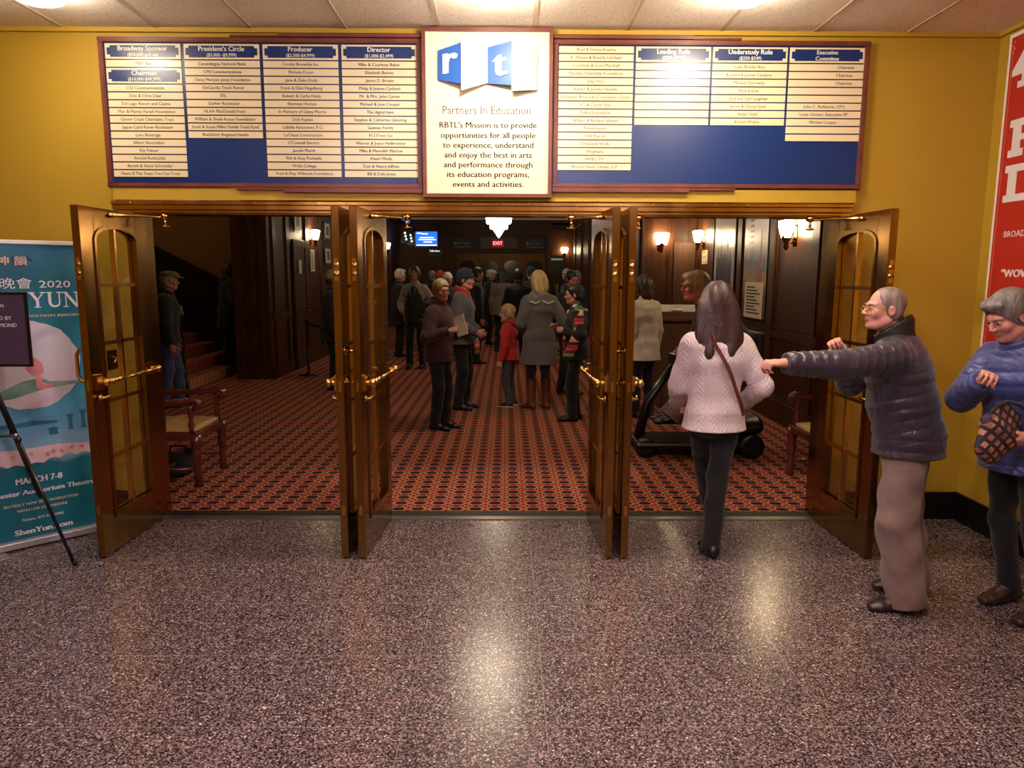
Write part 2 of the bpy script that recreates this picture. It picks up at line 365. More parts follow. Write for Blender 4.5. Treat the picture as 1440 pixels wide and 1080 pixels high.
for i in range(10):
    x = -.36-.29*i; z0 = .165*(i+1) if i < 9 else 1.485
    MB().lathe([(.022,z0),(.022,z0+.1),(.014,z0+.2),(.024,z0+.45),(.014,z0+.7),(.02,1.08-x*.565)], (x,.12,0), 10).build('baluster', 'gloss_black', nr)
# ---------------------------------------------------------------- ceiling lamps
for i, (x, y, s, c) in enumerate(VEST_LAMPS):
    t = thing('ceiling_light', 'round glowing ceiling lamp, out of view above the camera', 'lamp', (x, y, ZC), 0, 'vestibule ceiling lamps')
    MB().lathe([(.09,-.025),(.11,0)]).build('rim', 'brass2', t)
    MB().ell((0,0,-.055), (.14,.14,.045), 20, 8).build('diffuser', emat('lamp_glow', c, s), t)
# pendants
def pendant(x, y, s, label):
    t = thing('pendant_light', label, 'lamp', (x, y, ZL), 0, None)
    MB().lathe([(.12,0),(.12,-.03),(.03,-.05)]).build('ceiling_rose', 'brass', t)
    dz = .55 if y > 12 else 0
    MB().tube([(0,0,-.03),(0,0,-.72+dz)], .012).build('stem', 'brass', t)
    n = 16; prof = [(.05,-.72),(.2,-.73),(.25,-.8),(.255,-.95),(.235,-1.03),(.2,-1.1),(.1,-1.18),(.06,-1.24),(.01,-1.32)]
    mb = MB(); mb.lathe(prof[:4]+[(.235,-1.0),(.14,-1.12),(.085,-1.2),(.05,-1.26),(.008,-1.32)], n=24)
    for k in range(n):
        a = 2*PI*k/n; ca, sa = math.cos(a), math.sin(a); tx, ty = -sa, ca
        for r, z0, z1, wd in ((.262,-.74,-1.06,.045),(.19,-1.02,-1.16,.032)):
            mb.add([(r*ca+tx*wd, r*sa+ty*wd, z0), (r*ca-tx*wd, r*sa-ty*wd, z0), (r*.93*ca-tx*wd*.9, r*.93*sa-ty*wd*.9, z1+.05), (r*.9*ca, r*.9*sa, z1), (r*.93*ca+tx*wd*.9, r*.93*sa+ty*wd*.9, z1+.05)], [(0,1,2,3,4)])
    mb.xf(Matrix.Translation((0,0,dz)))
    mb.build('glass_shade', emat('pendant_glow', (1,.86,.66), s/12), t)
    return t
for (x, y, s), l in zip(PENDANTS, ('large faceted glass pendant near the brass doors, above view', 'bright white faceted glass pendant hanging above the exit sign', 'far glass pendant hanging behind the bright one')):
    pendant(x, y, s, l)
def sconce(x, y, z, facing, label, s=1.0):
    t = thing('wall_sconce', label, 'lamp', (x, y, z), facing, 'wall sconces in the lobby')   # local -y points away from the wall
    MB().lathe([(.05,-.2),(.06,-.1),(.05,.04)], (0,-.012,0), 14).xf(Matrix.Scale(.35,4,(0,1,0))).build('back_plate', 'brass', t)
    MB().tube([(0,-.02,-.15),(0,-.08,-.17),(0,-.1,-.1)], .012).build('arm', 'brass', t)
    MB().lathe([(.012,-.24),(.03,-.21),(.02,-.17),(.05,-.11),(.055,-.08)], (0,-.1,0), 14).build('cup', 'brass', t)
    for dx in (-.055,.055):
        MB().lathe([(.03,-.1),(.05,-.03),(.065,.03),(.07,.08),(.05,.09)], (dx,-.11,0), 14).build('shade', emat('sconce_glow', (1,.78,.46), SCONCE*s), t)
    return t
sconce(RX, 3.32, 2.25, -PI/2, 'twin shade wall sconce on the right wall nearest the brass doors', 1.0)
sconce(RX, 7.2, 2.36, -PI/2, 'twin shade wall sconce beside the tall tower poster', .8)
sconce(2.62, YR, 2.34, 0, 'wall sconce to the left of the plain brown wooden board', .8)
sconce(RX2, 13.6, 2.42, -PI/2, 'wall sconce far down the right side wall', .7)
sconce(2.03, YF, 2.57, 0, 'wall sconce on the far wall right of the far doors', .7)
sconce(LX, 9.55, 2.48, PI/2, 'wall sconce on the left wall beside the dark door', .8)
sconce(LX, 18.4, 2.6, PI/2, 'far wall sconce on the left wall near the screen', .7)
t = thing('ceiling_light', 'added round fill lamp on the ceiling over the lobby stairs, out of view', 'lamp', (-5.9,6.4,ZL)); MB().ell((0,0,-.05), (.13,.13,.05), 18, 8).build('diffuser', emat('stair_fill_glow', AMBER, 60), t)  # unseen fill lamp, added to lift the dark stair wall
for x, y in ((1.5,4.6),(-1.9,4.6),(1.2,7.0),(-1.6,12.5),(.9,13)):  # added fill lamps, hidden behind the header, to brighten the lobby and posters
    t = thing('ceiling_light', 'added flush fill lamp on the lobby ceiling, out of view above the doors', 'lamp', (x,y,ZL), 0, 'added fill lamps on the lobby ceiling')
    MB().lathe([(.15,-.02),(.17,0)]).build('rim', 'brass', t); MB().ell((0,0,-.03), (.14,.14,.04), 18, 8).build('diffuser', emat('flush_fill_glow', (1,.8,.56), 20), t)
# ---------------------------------------------------------------- the six brass doors
DW, DH, DT = .757, 2.105, .045
def arch(x0, x1, z0, zs, zt_, n=10):
    """outline of an opening with an arched head"""
    pts = [(x0, z0), (x1, z0), (x1, zs)]
    for i in range(1, n): a = PI*i/n; pts.append(((x0+x1)/2+(x1-x0)/2*math.cos(a), zs+(zt_-zs)*math.sin(a)))
    return pts+[(x0, zs)]
def brass_door(num, hx, sgn, ang, label):
    """leaf runs along +x (mirrored by sgn) from its hinge; +y is the lobby face"""
    t = bpy.data.objects.new('door_%d' % num, None); C.objects.link(t); t.location = (hx, -.02, .008); t['kind'] = 'structure'
    tag(t, label, 'door', None); t.rotation_euler = (0,0,ang)
    g = lambda mb: mb.xf(Matrix.Scale(sgn, 4, (1,0,0)))
    h = DT/2; x0, x1, z0, zs, zt_ = .13, DW-.145, .228, 1.925, 2.0
    mb = MB(); mb.box(0, x0, -h, h, 0, DH); mb.box(x1, DW, -h, h, 0, DH); mb.box(x0, x1, -h, h, 0, z0)
    ap = arch(x0, x1, z0, zs, zt_)[2:]
    mb.prism([(x1, DH), (x0, DH)]+list(reversed(ap)), -h, h)
    g(mb).build('frame', 'brass', t, bevel=.003)
    # moulding round the glass, stepped
    mb = MB()
    for y0, y1 in ((-h-.008,-h+.012),(h-.012,h+.008)):
        mb.box(x0-.014, x0+.01, y0, y1, z0-.012, zs); mb.box(x1-.01, x1+.014, y0, y1, z0-.012, zs)
        mb.box(x0-.014, x1+.014, y0, y1, z0-.02, z0+.012)
        for (a, b), (c, d) in zip(ap[:-1], ap[1:]): mb.bar((a,(y0+y1)/2,b), (c,(y0+y1)/2,d), .02, .02)
    g(mb).build('glass_moulding', 'brass', t)
    mb = MB(); xm = (x0+x1)/2
    mb.box(xm-.011, xm+.011, -.016, .016, z0, zt_-.002)
    for z in (.588,.94,1.295,1.645): mb.box(x0, x1, -.016, .016, z-.011, z+.011)
    g(mb).build('muntins', 'brass2', t)
    g(MB().prism(arch(x0, x1, z0, zs, zt_), -.003, .003)).build('glass', 'glass', t)
    # push bar on the lobby face
    mb = MB(); y = h+.055
    mb.tube([(.05,y,1.075),(DW-.05,y,1.075)], .013)
    for x in (.06, DW-.06):
        mb.box(x-.03, x+.03, h, h+.018, 1.03, 1.12); mb.tube([(x,h,1.075),(x,y,1.075)], .016); mb.ell((x,y,1.075), (.027,.024,.027))
    for x in (.2, DW-.2, DW-.13): mb.ell((x,y,1.075), (.02,.02,.02))
    g(mb).build('push_bar', 'brass2', t)
    mb = MB(); mb.tube([(DW-.06,h,.98),(DW-.06,h+.035,.98),(DW-.11,h+.045,.985)], .01); mb.ell((DW-.06,h+.01,.98), (.02,.01,.02))
    g(mb).build('thumb_turn', 'brass2', t)
    # pull handle on the street face
    mb = MB(); xh = DW-.06
    pts = [(xh,-h,1.27),(xh,-h-.05,1.268),(xh,-h-.068,1.24),(xh,-h-.068,1.11),(xh,-h-.05,1.08),(xh,-h,1.078)]
    mb.tube(pts, .011); mb.ell((xh,-h,1.27), (.022,.01,.022)); mb.ell((xh,-h,1.078), (.022,.01,.022))
    g(mb).build('pull_handle', 'brass2', t)
    for z in (.3,.85,1.36,1.9):
        mb = MB(); mb.tube([(-.012,-h-.004,z-.075),(-.012,-h-.004,z+.075)], .011)
        for k in range(-2, 3): mb.ell((-.012,-h-.004,z+.0375*k), (.015,.015,.009), 10, 6)
        g(mb).build('hinge', 'brass2', t)
    mb = MB()
    for z in (1.77,1.72): mb.lathe([(.016,-.004),(.016,.004)], (0,0,0), 14).xf(Matrix.Translation((DW,0,z)) @ Matrix.Rotation(PI/2, 4, 'Y'), len(mb.v)-28)
    mb.box(DW, DW+.003, -.012, .012, 1.68, 1.81); mb.box(DW, DW+.002, -.008, .008, 1.03, 1.09); mb.box(DW, DW+.003, -.01, .01, .27, .33)
    g(mb).build('lock_plate', M['brass2'], t)
    # overhead stay from the door head to the header
    mb = MB(); mb.tube([(.42,h+.02,2.07),(.2,h+.03,2.085),(.02,h+.12,2.09),(-.02,h+.16,2.1)], [.012,.007,.007,.01], 8)
    mb.ell((.42,h+.012,2.07), (.035,.014,.016)); mb.ell((-.0,h+.14,2.098), (.03,.03,.022)); mb.tube([(0,h+.14,2.09),(0,h+.14,2.03)], .01, 8); mb.ell((0,h+.14,2.03), (.03,.03,.008))
    g(mb).build('door_stay', 'brass2', t)
    if num == 1:
        mb = MB(); mb.box(.47, .575, h, h+.006, 1.13, 1.25); mb.tube([(.53,h,1.21),(.53,h+.03,1.2),(.56,h+.035,1.17)], .008, 8); g(mb).build('latch_plate', 'brass', t)
    g(MB().box(.02, DW-.02, -h+.006, h-.006, -.006, 0)).build('sweep', 'black', t)
    return t
R = math.radians
brass_door(1, XL, 1, R(-90.5), 'far left brass glazed door folded open beside the teal banner')
brass_door(2, -.985, -1, R(90), 'left leaf of the left pair of brass doors standing edge on')
brass_door(3, -.835, 1, R(-93.5), 'right leaf of the left pair of brass doors, push bar facing the centre opening')
brass_door(4, .595, -1, R(92.5), 'left leaf of the right pair of brass doors, beside the striped scarf person')
brass_door(5, .725, 1, R(-90), 'right leaf of the right pair of brass doors standing edge on')
brass_door(6, XR, -1, R(91.5), 'far right brass glazed door folded open behind the puffer jacket man')
# ================================================================== donor boards and centre sign
def board(name, x0, x1, z0, z1, label, cols, hx):
    t = thing(name, label, 'sign', ((x0+x1)/2, 0, (z0+z1)/2)); cx, cz = (x0+x1)/2, (z0+z1)/2
    hw, hh = (x1-x0)/2, (z1-z0)/2
    MB().box(-hw+.02, hw-.02, -.03, -.002, -hh+.02, hh-.02).build('blue_panel', 'blue', t)
    mb = MB()
    for a, b, c, d in ((-hw, hw, hh-.03, hh), (-hw, hw, -hh, -hh+.03), (-hw, -hw+.03, -hh+.03, hh-.03), (hw-.03, hw, -hh+.03, hh-.03)):
        mb.box(a, b, -.05, 0, c, d); mb.box(a+.006 if b-a < .1 else a, b-.006 if b-a < .1 else b, -.056, -.049, c+.006 if d-c < .1 else c, d-.006 if d-c < .1 else d)
    # stepped extra mouldings that grow towards the centre sign
    for k, f_ in ((1,.59),(2,.44)):
        a, b = (-hw+2*hw*(1-f_ if hx > 0 else 0)-(0), hw-2*hw*(0 if hx > 0 else 1-f_))
        mb.box(a, b, -.06-.006*k, 0, hh, hh+.011*k); mb.box(a, b, -.06-.006*k, 0, -hh-.014*k, -hh)
    mb.build('wood_frame', 'frame', t)
    return t, cx, cz
def plate(t, cx, cz, xl, wd, ztop, ht, txt, m='ink2', bold=.014, dx=0):
    p = MB().box(-wd/2, wd/2, -.036, -.03, -ht/2, ht/2).build('name_plate', 'plate', t); p.location = (xl+wd/2-cx, 0, ztop-ht/2-cz)
    if txt: lettering(txt, m, (dx,-.036,0), h=.028, maxw=wd*.94, bold=bold, parent=p)
    return p
def header(t, cx, cz, xl, wd, ztop, ht, a, b):
    p = MB().box(-wd/2, wd/2, -.036, -.03, -ht/2, ht/2).build('heading_plate', 'plate', t); p.location = (xl+wd/2-cx, 0, ztop-ht/2-cz)
    w2, h2, e = wd/2-.012, ht/2-.011, .02
    pl = [(-w2+e,-h2),(w2-e,-h2),(w2-e,-h2+e*.7),(w2,-h2+e*.7),(w2,h2-e*.7),(w2-e,h2-e*.7),(w2-e,h2),(-w2+e,h2),(-w2+e,h2-e*.7),(-w2,h2-e*.7),(-w2,-h2+e*.7),(-w2+e,-h2+e*.7)]
    MB().prism(pl, -.0375, -.036).build('blue_inset', 'blue', p)
    two = b.startswith('Comm')
    lettering(a, 'white', (0,-.0378,.016), h=.042 if not two else .036, maxw=wd*.85, bold=.02, parent=p)
    lettering(b, 'white', (0,-.0378,-.022), h=.029 if not two else .036, maxw=wd*.85, bold=.01 if not two else .02, parent=p)
PW, PH, PP = .487, .041, .0492
b1, cx, cz = board('donor_board', -2.645, -.56, 2.29, 3.235, 'blue donor board in a wood frame left of the cream mission sign', 4, 1)
colsL = [(-2.607, [('Broadway Sponsor','($50,000 and up)'), 'M&T Ban', ('Chairman','($10,000-$49,999)'), 'CGI Communications','Don & Chris Dear','Del Lago Resort and Casino','Max & Marian Farash Foundation','Glover Crask Charitable Trust','Jaguar-Land Rover-Rochester','Lake Beverage','Albert Nocciolino','Kip Palmer','Arnold Rothschild','Bernie & Stacie Schroeder','News 8 The Team You Can Trust']),
 (-2.098, [("President's Circle",'($5,000 -$9,999)'), 'Canandaigua National Bank','CMI Communications','Daisy Marquis Jones Foundation','DeCarolis Truck Rental','ESL','Garber Rochester','HLAA MacDonald Fund','William & Sheila Konar Foundation','Scott & Susan Miller Family Trust Fund','Rochester Regional Health']),
 (-1.588, [('Producer','($2,500-$4,999)'), 'Crosby Brownlie Inc.','Michele Dryer','Jane & Zeke Duda','Frank & Ellen Hagelberg','Robert & Cathy Healy','Norman Horton','In Memory of Ginny Morris','Dick Kaplan','LaBella Associates, P.C.','LeChase Construction',"O'Connell Electric",'Janelle Plumb','Phil & Amy Puchalski','Wells College','Fred & Floy Willmott Foundation']),
 (-1.078, [('Director','($1,000-$2,499)'), 'Mike & Courtney Baker','Elizabeth Berens','James D. Brown','Philip & Jeanne Carlivati','Mr. & Mrs. John Carver','Michael & Joan Cooper','The digital hyve','Stephen & Catherine Glenning','Gutman Family','H 2 0 too Go','Warren & Joyce Heilbronner','Mike & Meredith Marlow','iHeart Media','Don & Nancy Jeffries','Bill & Debi Jones'])]
b2, cx2, cz2 = board('donor_board', .30, 2.36, 2.30, 3.235, 'blue donor board in a wood frame right of the cream mission sign', 4, -1)
colsR = [(.335, ['Brad & Donna Keatley','R. Wayne & Beverly LeChase','Courtney & Scott Marshall','Paychex Charitable Foundation','Julie Petri','Robert & Janette Pennells','Rochester Riverside Convention Center','I.C. & Cheryl Shah','Talley Foundation','William & Barbara Sullivan','Ticketmaster','USA Payroll','Domenick Vitulli','Wegmans','WHEC-TV','Woods Oviatt Gilman, LLP']),
 (.838, [('Leading Role','($500-$999)'), '','','','','','','','']),
 (1.34, [('Understudy Role','($250-$349)'), 'Lydia Boddie-Rice','Richard & Jensen Catalano','Michael Gurowski','Nick Juskiw','Jack and Gail Langman','James & Cheryl Spitz','Rafael Vidal','Kristin Weber']),
 (1.843, [('Executive','Commitee'), '>, Chairman','>Chairman','>Chairman','','','John C. Parkhurst, CPO','Linda Glosser, Executive VP','Michael Cooper','',''])]
for t, a, b, cols in ((b1, cx, cz, colsL), (b2, cx2, cz2, colsR)):
    for xl, items in cols:
        z = 3.197
        for it in items:
            if isinstance(it, tuple): header(t, a, b, xl, PW, z, .094, *it); z -= .094+.0085
            elif it.startswith('>'): plate(t, a, b, xl, PW, z, PH, it[1:], 'ink2', dx=.12); z -= PP
            else: plate(t, a, b, xl, PW, z, PH, it, 'ink' if t is b1 and xl > -1.2 else 'ink2'); z -= PP
# centre sign
X0, X1, Z0, Z1 = -.553, .293, 2.232, 3.292
sg = thing('mission_sign', 'cream mission sign with blue and white folded letter logo, between the donor boards', 'sign', (-.13, 0, 2.762))
sx_ = lambda px: (px-681.5)*.00463; sz_ = lambda py: (162.5-py)*.00451
MB().box(-.41, .41, -.075, -.002, -.518, .518).build('cream_panel', 'cream', sg)
mb = MB(); hw, hh = .423, .53
for a, b, c, d in ((-hw, hw, hh-.024, hh), (-hw, hw, -hh, -hh+.024), (-hw, -hw+.024, -hh+.024, hh-.024), (hw-.024, hw, -hh+.024, hh-.024)): mb.box(a, b, -.095, 0, c, d)
mb.build('wood_frame', 'frame', sg)
def folded(pts, m, d0, d1, name):
    """one folded logo leaf; d0/d1 = how far its left/right edge stands off the panel"""
    xs = [p[0] for p in pts]; a, b = min(xs), max(xs); mb = MB()
    dep = lambda u: d0+(d1-d0)*(u-a)/(b-a)
    n = len(pts); q = [(sx_(x), sz_(y)) for x, y in pts]
    A, B = sx_(a), sx_(b); dd = lambda u: d0+(d1-d0)*(u-A)/(B-A)
    vs = [(u, -.075-dd(u), v) for u, v in q]+[(u, -.075-dd(u)+.012, v) for u, v in q]
    mb.add(vs, [tuple(range(n)), tuple(range(2*n-1, n-1, -1))]+[(i, i+n, (i+1)%n+n, (i+1)%n) for i in range(n)])
    return mb.build(name, m, sg), dd
folded([(613,76.3),(647.5,67),(647.5,123.7),(613,116)], 'blue2', .015, .05, 'logo_leaf')
folded([(645.5,62.5),(682,72),(682,120),(646,132.5)], 'white', .06, .02, 'logo_leaf')
folded([(682,72),(716,64.5),(716,125),(682,121)], 'blue2', .02, .05, 'logo_leaf')
folded([(715.5,64),(751,75.5),(751,129.5),(715,133)], 'grgr', .06, .02, 'logo_leaf')
for ch, px, py, y, em, bd, rz in (('r',630.5,95,-.1125,.265,.03,-.22),('t',699,97,-.1145,.235,.04,-.19),('l',731,97,-.121,.3,.04,.24)):
    lettering(ch, 'white', (sx_(px),y,sz_(py)), h=em, bold=bd, parent=sg, rot=(PI/2,0,rz), name='logo_letter', vc=True, ext=.002)
lettering('Partners In Education', 'ink2', (sx_(680.5),-.075,sz_(157.5)), h=.075, w=.575, parent=sg)
for y, tx, wd in ((178,"RBTL's Mission is to provide",137),(192.2,'opportunities for all people',134),(206,'to experience, understand',128),(219.8,'and enjoy the best in arts',124),(233.6,'and performance through',126),(247.4,'its education programs,',117),(261.2,'events and activities.',101)):
    lettering(tx, 'ink', (sx_(682.5),-.075,sz_(y)), h=.053, w=wd*.00463, bold=.02, parent=sg)
# ================================================================== PEOPLE: signed distance bodies turned into one continuous surface each
A = lambda *v: np.array(v, float)
nrm = lambda v: v/(np.linalg.norm(v)+1e-9)
def smin(a, b, k):
    if k <= 0: return np.minimum(a, b)
    h = np.maximum(k-np.abs(a-b), 0)/k
    return np.minimum(a, b)-h*h*k*.25
def d_ell(p, c, r):
    q = (p-A(*c))/A(*r); k0 = np.linalg.norm(q, axis=-1)+1e-6; k1 = np.linalg.norm(q/A(*r), axis=-1)+1e-6
    return k0*(k0-1)/k1
def d_cap(p, a, b, ra, rb):
    a, b = np.asarray(a, float), np.asarray(b, float)
    ab = b-a; t = np.clip(((p-a)@ab)/(ab@ab+1e-9), 0, 1)
    return np.linalg.norm(p-a-t[..., None]*ab, axis=-1)-(ra+(rb-ra)*t)
class Field:
    def __init__(s, vox): s.vox = vox; s.ops = []
    def raw(s, fn, lo, hi, k=0, op='add'): s.ops.append((fn, np.asarray(lo, float), np.asarray(hi, float), k, op)); return s
    def cap(s, a, b, ra, rb=None, k=.015, op='add', flat=(0,0), mod=None):
        a, b = np.asarray(a, float), np.asarray(b, float); rb = ra if rb is None else rb; r = max(ra, rb)+.02
        L = np.linalg.norm(b-a); dr = (b-a)/(L+1e-9)
        def fn(p):
            ax = (p-a)@dr; t = np.clip(ax/(L+1e-9), 0, 1)
            d = np.linalg.norm(p-a-(t*L)[..., None]*dr, axis=-1)-(ra+(rb-ra)*t)
            if mod: d = d-mod(ax, p)
            if flat[0]: d = np.maximum(d, -ax)
            if flat[1]: d = np.maximum(d, ax-L)
            return d
        return s.raw(fn, np.minimum(a, b)-r, np.maximum(a, b)+r, k, op)
    def ell(s, c, r, k=.015, op='add', rot=None):
        c = np.asarray(c, float); m = max(r)
        def fn(p): return d_ell((p-c) @ rot if rot is not None else p-c, (0,0,0), r)
        return s.raw(fn, c-m, c+m, k, op)
    def loft(s, nodes, R_, F_, k=.03, kk=None, mod=None):
        """nodes: (point, half width along R_, half depth along F_)"""
        s0 = 0
        for (a, w0, d0), (b, w1, d1) in zip(nodes[:-1], nodes[1:]):
            a, b = np.asarray(a, float), np.asarray(b, float); L = np.linalg.norm(b-a)+1e-9; dr = (b-a)/L
            def fn(p, a=a, dr=dr, L=L, w0=w0, w1=w1, d0=d0, d1=d1, s0=s0):
                q = p-a; ax = q@dr; t = np.clip(ax/L, 0, 1); ex = ax-t*L
                w, d = w0+(w1-w0)*t, d0+(d1-d0)*t; q = q-ax[..., None]*dr
                u, v, e = (q@R_)/w, (q@F_)/d, ex/(.8*np.minimum(w, d))
                g = np.sqrt(u*u+v*v+e*e)+1e-6; gr = np.sqrt((u/w)**2+(v/d)**2+(e/(.8*np.minimum(w, d)))**2)/g+1e-6
                o = np.clip((g-1)/gr, -.2, .5)
                return o-mod(s0+ax, p) if mod else o
            r = max(w0, w1, d0, d1)+.02
            s.raw(fn, np.minimum(a, b)-r, np.maximum(a, b)+r, k); s0 += L
        return s
    def cut(s, pt, n):
        pt, n = np.asarray(pt, float), nrm(np.asarray(n, float))
        s.ops.append((lambda p: (p-pt)@n, None, None, 0, 'and')); return s
    def mesh(s):
        v = s.vox; bb = [(o[1], o[2]) for o in s.ops if o[4] == 'add']
        lo = np.min([b[0] for b in bb], 0)-3*v-.03; hi = np.max([b[1] for b in bb], 0)+3*v+.03
        n = np.ceil((hi-lo)/v).astype(int)+1; ax = [lo[i]+v*np.arange(n[i]) for i in range(3)]
        F = np.full(n, .3, np.float32)
        for fn, a, b, k, op in s.ops:
            if a is None: sl = [slice(0, n[i]) for i in range(3)]
            else:
                pad = k+3*v+.02; sl = []
                for i in range(3):
                    i0 = int(max(0, math.floor((a[i]-pad-lo[i])/v))); i1 = int(min(n[i], math.ceil((b[i]+pad-lo[i])/v)+1)); sl.append(slice(i0, i1))
            sl = tuple(sl); X = np.stack(np.meshgrid(ax[0][sl[0]], ax[1][sl[1]], ax[2][sl[2]], indexing='ij'), -1)
            d = fn(X).astype(np.float32); G = F[sl]
            F[sl] = smin(G, d, k) if op == 'add' else (-smin(-G, d, k) if op == 'sub' else np.maximum(G, d))
        return nets(F, lo, v)
def nets(F, lo, v):
    neg = F < 0; c = np.zeros(tuple(m-1 for m in F.shape), np.uint8)
    offs = [(i, j, k) for i in (0,1) for j in (0,1) for k in (0,1)]; sh = c.shape
    g = lambda T, o: T[o[0]:o[0]+sh[0], o[1]:o[1]+sh[1], o[2]:o[2]+sh[2]]
    for o in offs: c += g(neg, o)
    idx = np.argwhere((c > 0) & (c < 8)); ids = np.full(sh, -1, np.int32); ids[tuple(idx.T)] = np.arange(len(idx))
    val = {o: g(F, o)[tuple(idx.T)] for o in offs}; acc = np.zeros((len(idx), 3)); cnt = np.zeros(len(idx))
    for o in offs:
        for a in range(3):
            if o[a]: continue
            o2 = list(o); o2[a] = 1; o2 = tuple(o2); f0, f1 = val[o], val[o2]; m = (f0 < 0) != (f1 < 0)
            t = np.where(m, f0/(f0-f1+1e-12), 0); p = np.tile(np.array(o, float), (len(idx), 1)); p[:, a] += t
            acc[m] += p[m]; cnt[m] += 1
    V = lo+v*(idx+acc/np.maximum(cnt, 1)[:, None]); Q = []
    for a in range(3):
        b, d = (a+1) % 3, (a+2) % 3
        s0 = [slice(1, -1)]*3; s0[a] = slice(0, -1); s1 = list(s0); s1[a] = slice(1, None)
        n0, n1 = neg[tuple(s0)], neg[tuple(s1)]
        for flip in (0, 1):
            e = np.argwhere((n0 & ~n1) if not flip else (~n0 & n1))
            if not len(e): continue
            e = e+np.array([0 if i == a else 1 for i in range(3)])
            q = []
            for db, dd in ((-1,-1),(0,-1),(0,0),(-1,0)):
                f = e.copy(); f[:, b] += db; f[:, d] += dd; q.append(ids[tuple(f.T)])
            q = np.stack(q, 1); Q.append(q if not flip else q[:, ::-1])
    return V, np.concatenate(Q) if Q else np.zeros((0, 4), int)
def sdf_obj(name, fld, m, parent, m2=None, mask=None):
    V, Q = fld.mesh(); Q = Q[(Q >= 0).all(1)]
    me = bpy.data.meshes.new(name); me.vertices.add(len(V)); me.vertices.foreach_set('co', V.ravel())
    me.loops.add(Q.size); me.loops.foreach_set('vertex_index', Q.ravel().astype(np.int32))
    me.polygons.add(len(Q)); me.polygons.foreach_set('loop_start', np.arange(0, Q.size, 4, dtype=np.int32)); me.polygons.foreach_set('loop_total', np.full(len(Q), 4, np.int32))
    me.polygons.foreach_set('use_smooth', np.ones(len(Q), bool)); me.materials.append(m)
    if m2: me.materials.append(m2); me.polygons.foreach_set('material_index', mask(V[Q].mean(1)).astype(np.int32))
    me.update(calc_edges=True); me.validate()
    o = bpy.data.objects.new(name, me); C.objects.link(o); o.parent = parent
    return o
def ik(a, t, l1, l2, hint):
    d = t-a; L = np.linalg.norm(d); m = (l1+l2)*.995
    if L > m: t = a+d*m/L; d = t-a; L = m
    x = (l1*l1-l2*l2+L*L)/(2*L); hgt = math.sqrt(max(l1*l1-x*x, 0)); d = d/L
    h = hint-d*(hint@d); return a+d*x+nrm(h)*hgt, t
def quilt(pitch, amp):
    return lambda s, p: amp*(np.abs(np.sin(PI*(s+.006*np.sin(11*p[..., 0]+9*p[..., 1])+.05*p[..., 0])/pitch))**.35-.8)+amp*.14*np.sin(70*s+40*p[..., 0]+25*np.sin(18*p[..., 1]))*np.sin(55*p[..., 1]-31*p[..., 0])
def fold(amp, f, ph): return lambda s, p: amp*np.sin(f*s+ph+9*p[..., 0]+7*p[..., 1])*np.sin(23*p[..., 0]-17*p[..., 1]+ph)
# ------------------------------------------------------------------ heads (metres, +y is where the face looks)
def head_sdf(p, fem=0, nose=1, age=0):
    ax = np.abs(p[..., 0]); q = p.copy(); q[..., 0] = ax
    d = d_ell(p, (0,-.014,.038), (.074,.094,.082))
    d = smin(d, d_ell(p, (0,.022,-.035), (.058,.068,.078)), .03)
    d = smin(d, d_cap(q, A(.03,.05,-.088), A(.055,-.005,-.06), .02, .02), .03)
    d = smin(d, d_ell(p, (0,.07,-.092), (.024,.02,.018)), .025)
    d = smin(d, d_ell(q, (.04,.062,-.022), (.026,.024,.026)), .02)
    d = smin(d, d_cap(q, A(.008,.088,.026), A(.045,.07,.026), .011, .009), .016)
    e = d_ell(q, (.031,.1,.004), (.02,.019,.012)); d = -smin(-d, e, .014)
    d = smin(d, d_ell(q, (.031,.078,.004), (.0135,.0135,.0115)), .003)
    d = smin(d, d_cap(p, A(0,.09,.012), A(0,.103+.005*nose,-.024), .008, .0115), .011)
    d = smin(d, d_ell(q, (.0125,.1,-.029), (.0085,.011,.0075)), .006)
    d = smin(d, d_cap(q, A(0,.095,-.0525), A(.02,.083,-.056), .0065, .004), .006)
    d = smin(d, d_cap(q, A(0,.094,-.0635), A(.018,.083,-.06), .0075, .0045), .006)
    d = -smin(-d, d_cap(q, A(0,.104,-.0578), A(.024,.09,-.0585), .0022, .0015), .003)
    ear = np.maximum(d_ell(q, (.078,-.008,-.006), (.011,.02,.031)), -d_ell(q, (.09,-.003,-.004), (.01,.011,.02)))
    return smin(d, ear, .006)
def strands(p, amp, f=70): return amp*.6*np.sin(f*np.arctan2(p[..., 1]+.02, p[..., 0])+22*p[..., 2]+4*np.sin(30*p[..., 2]))
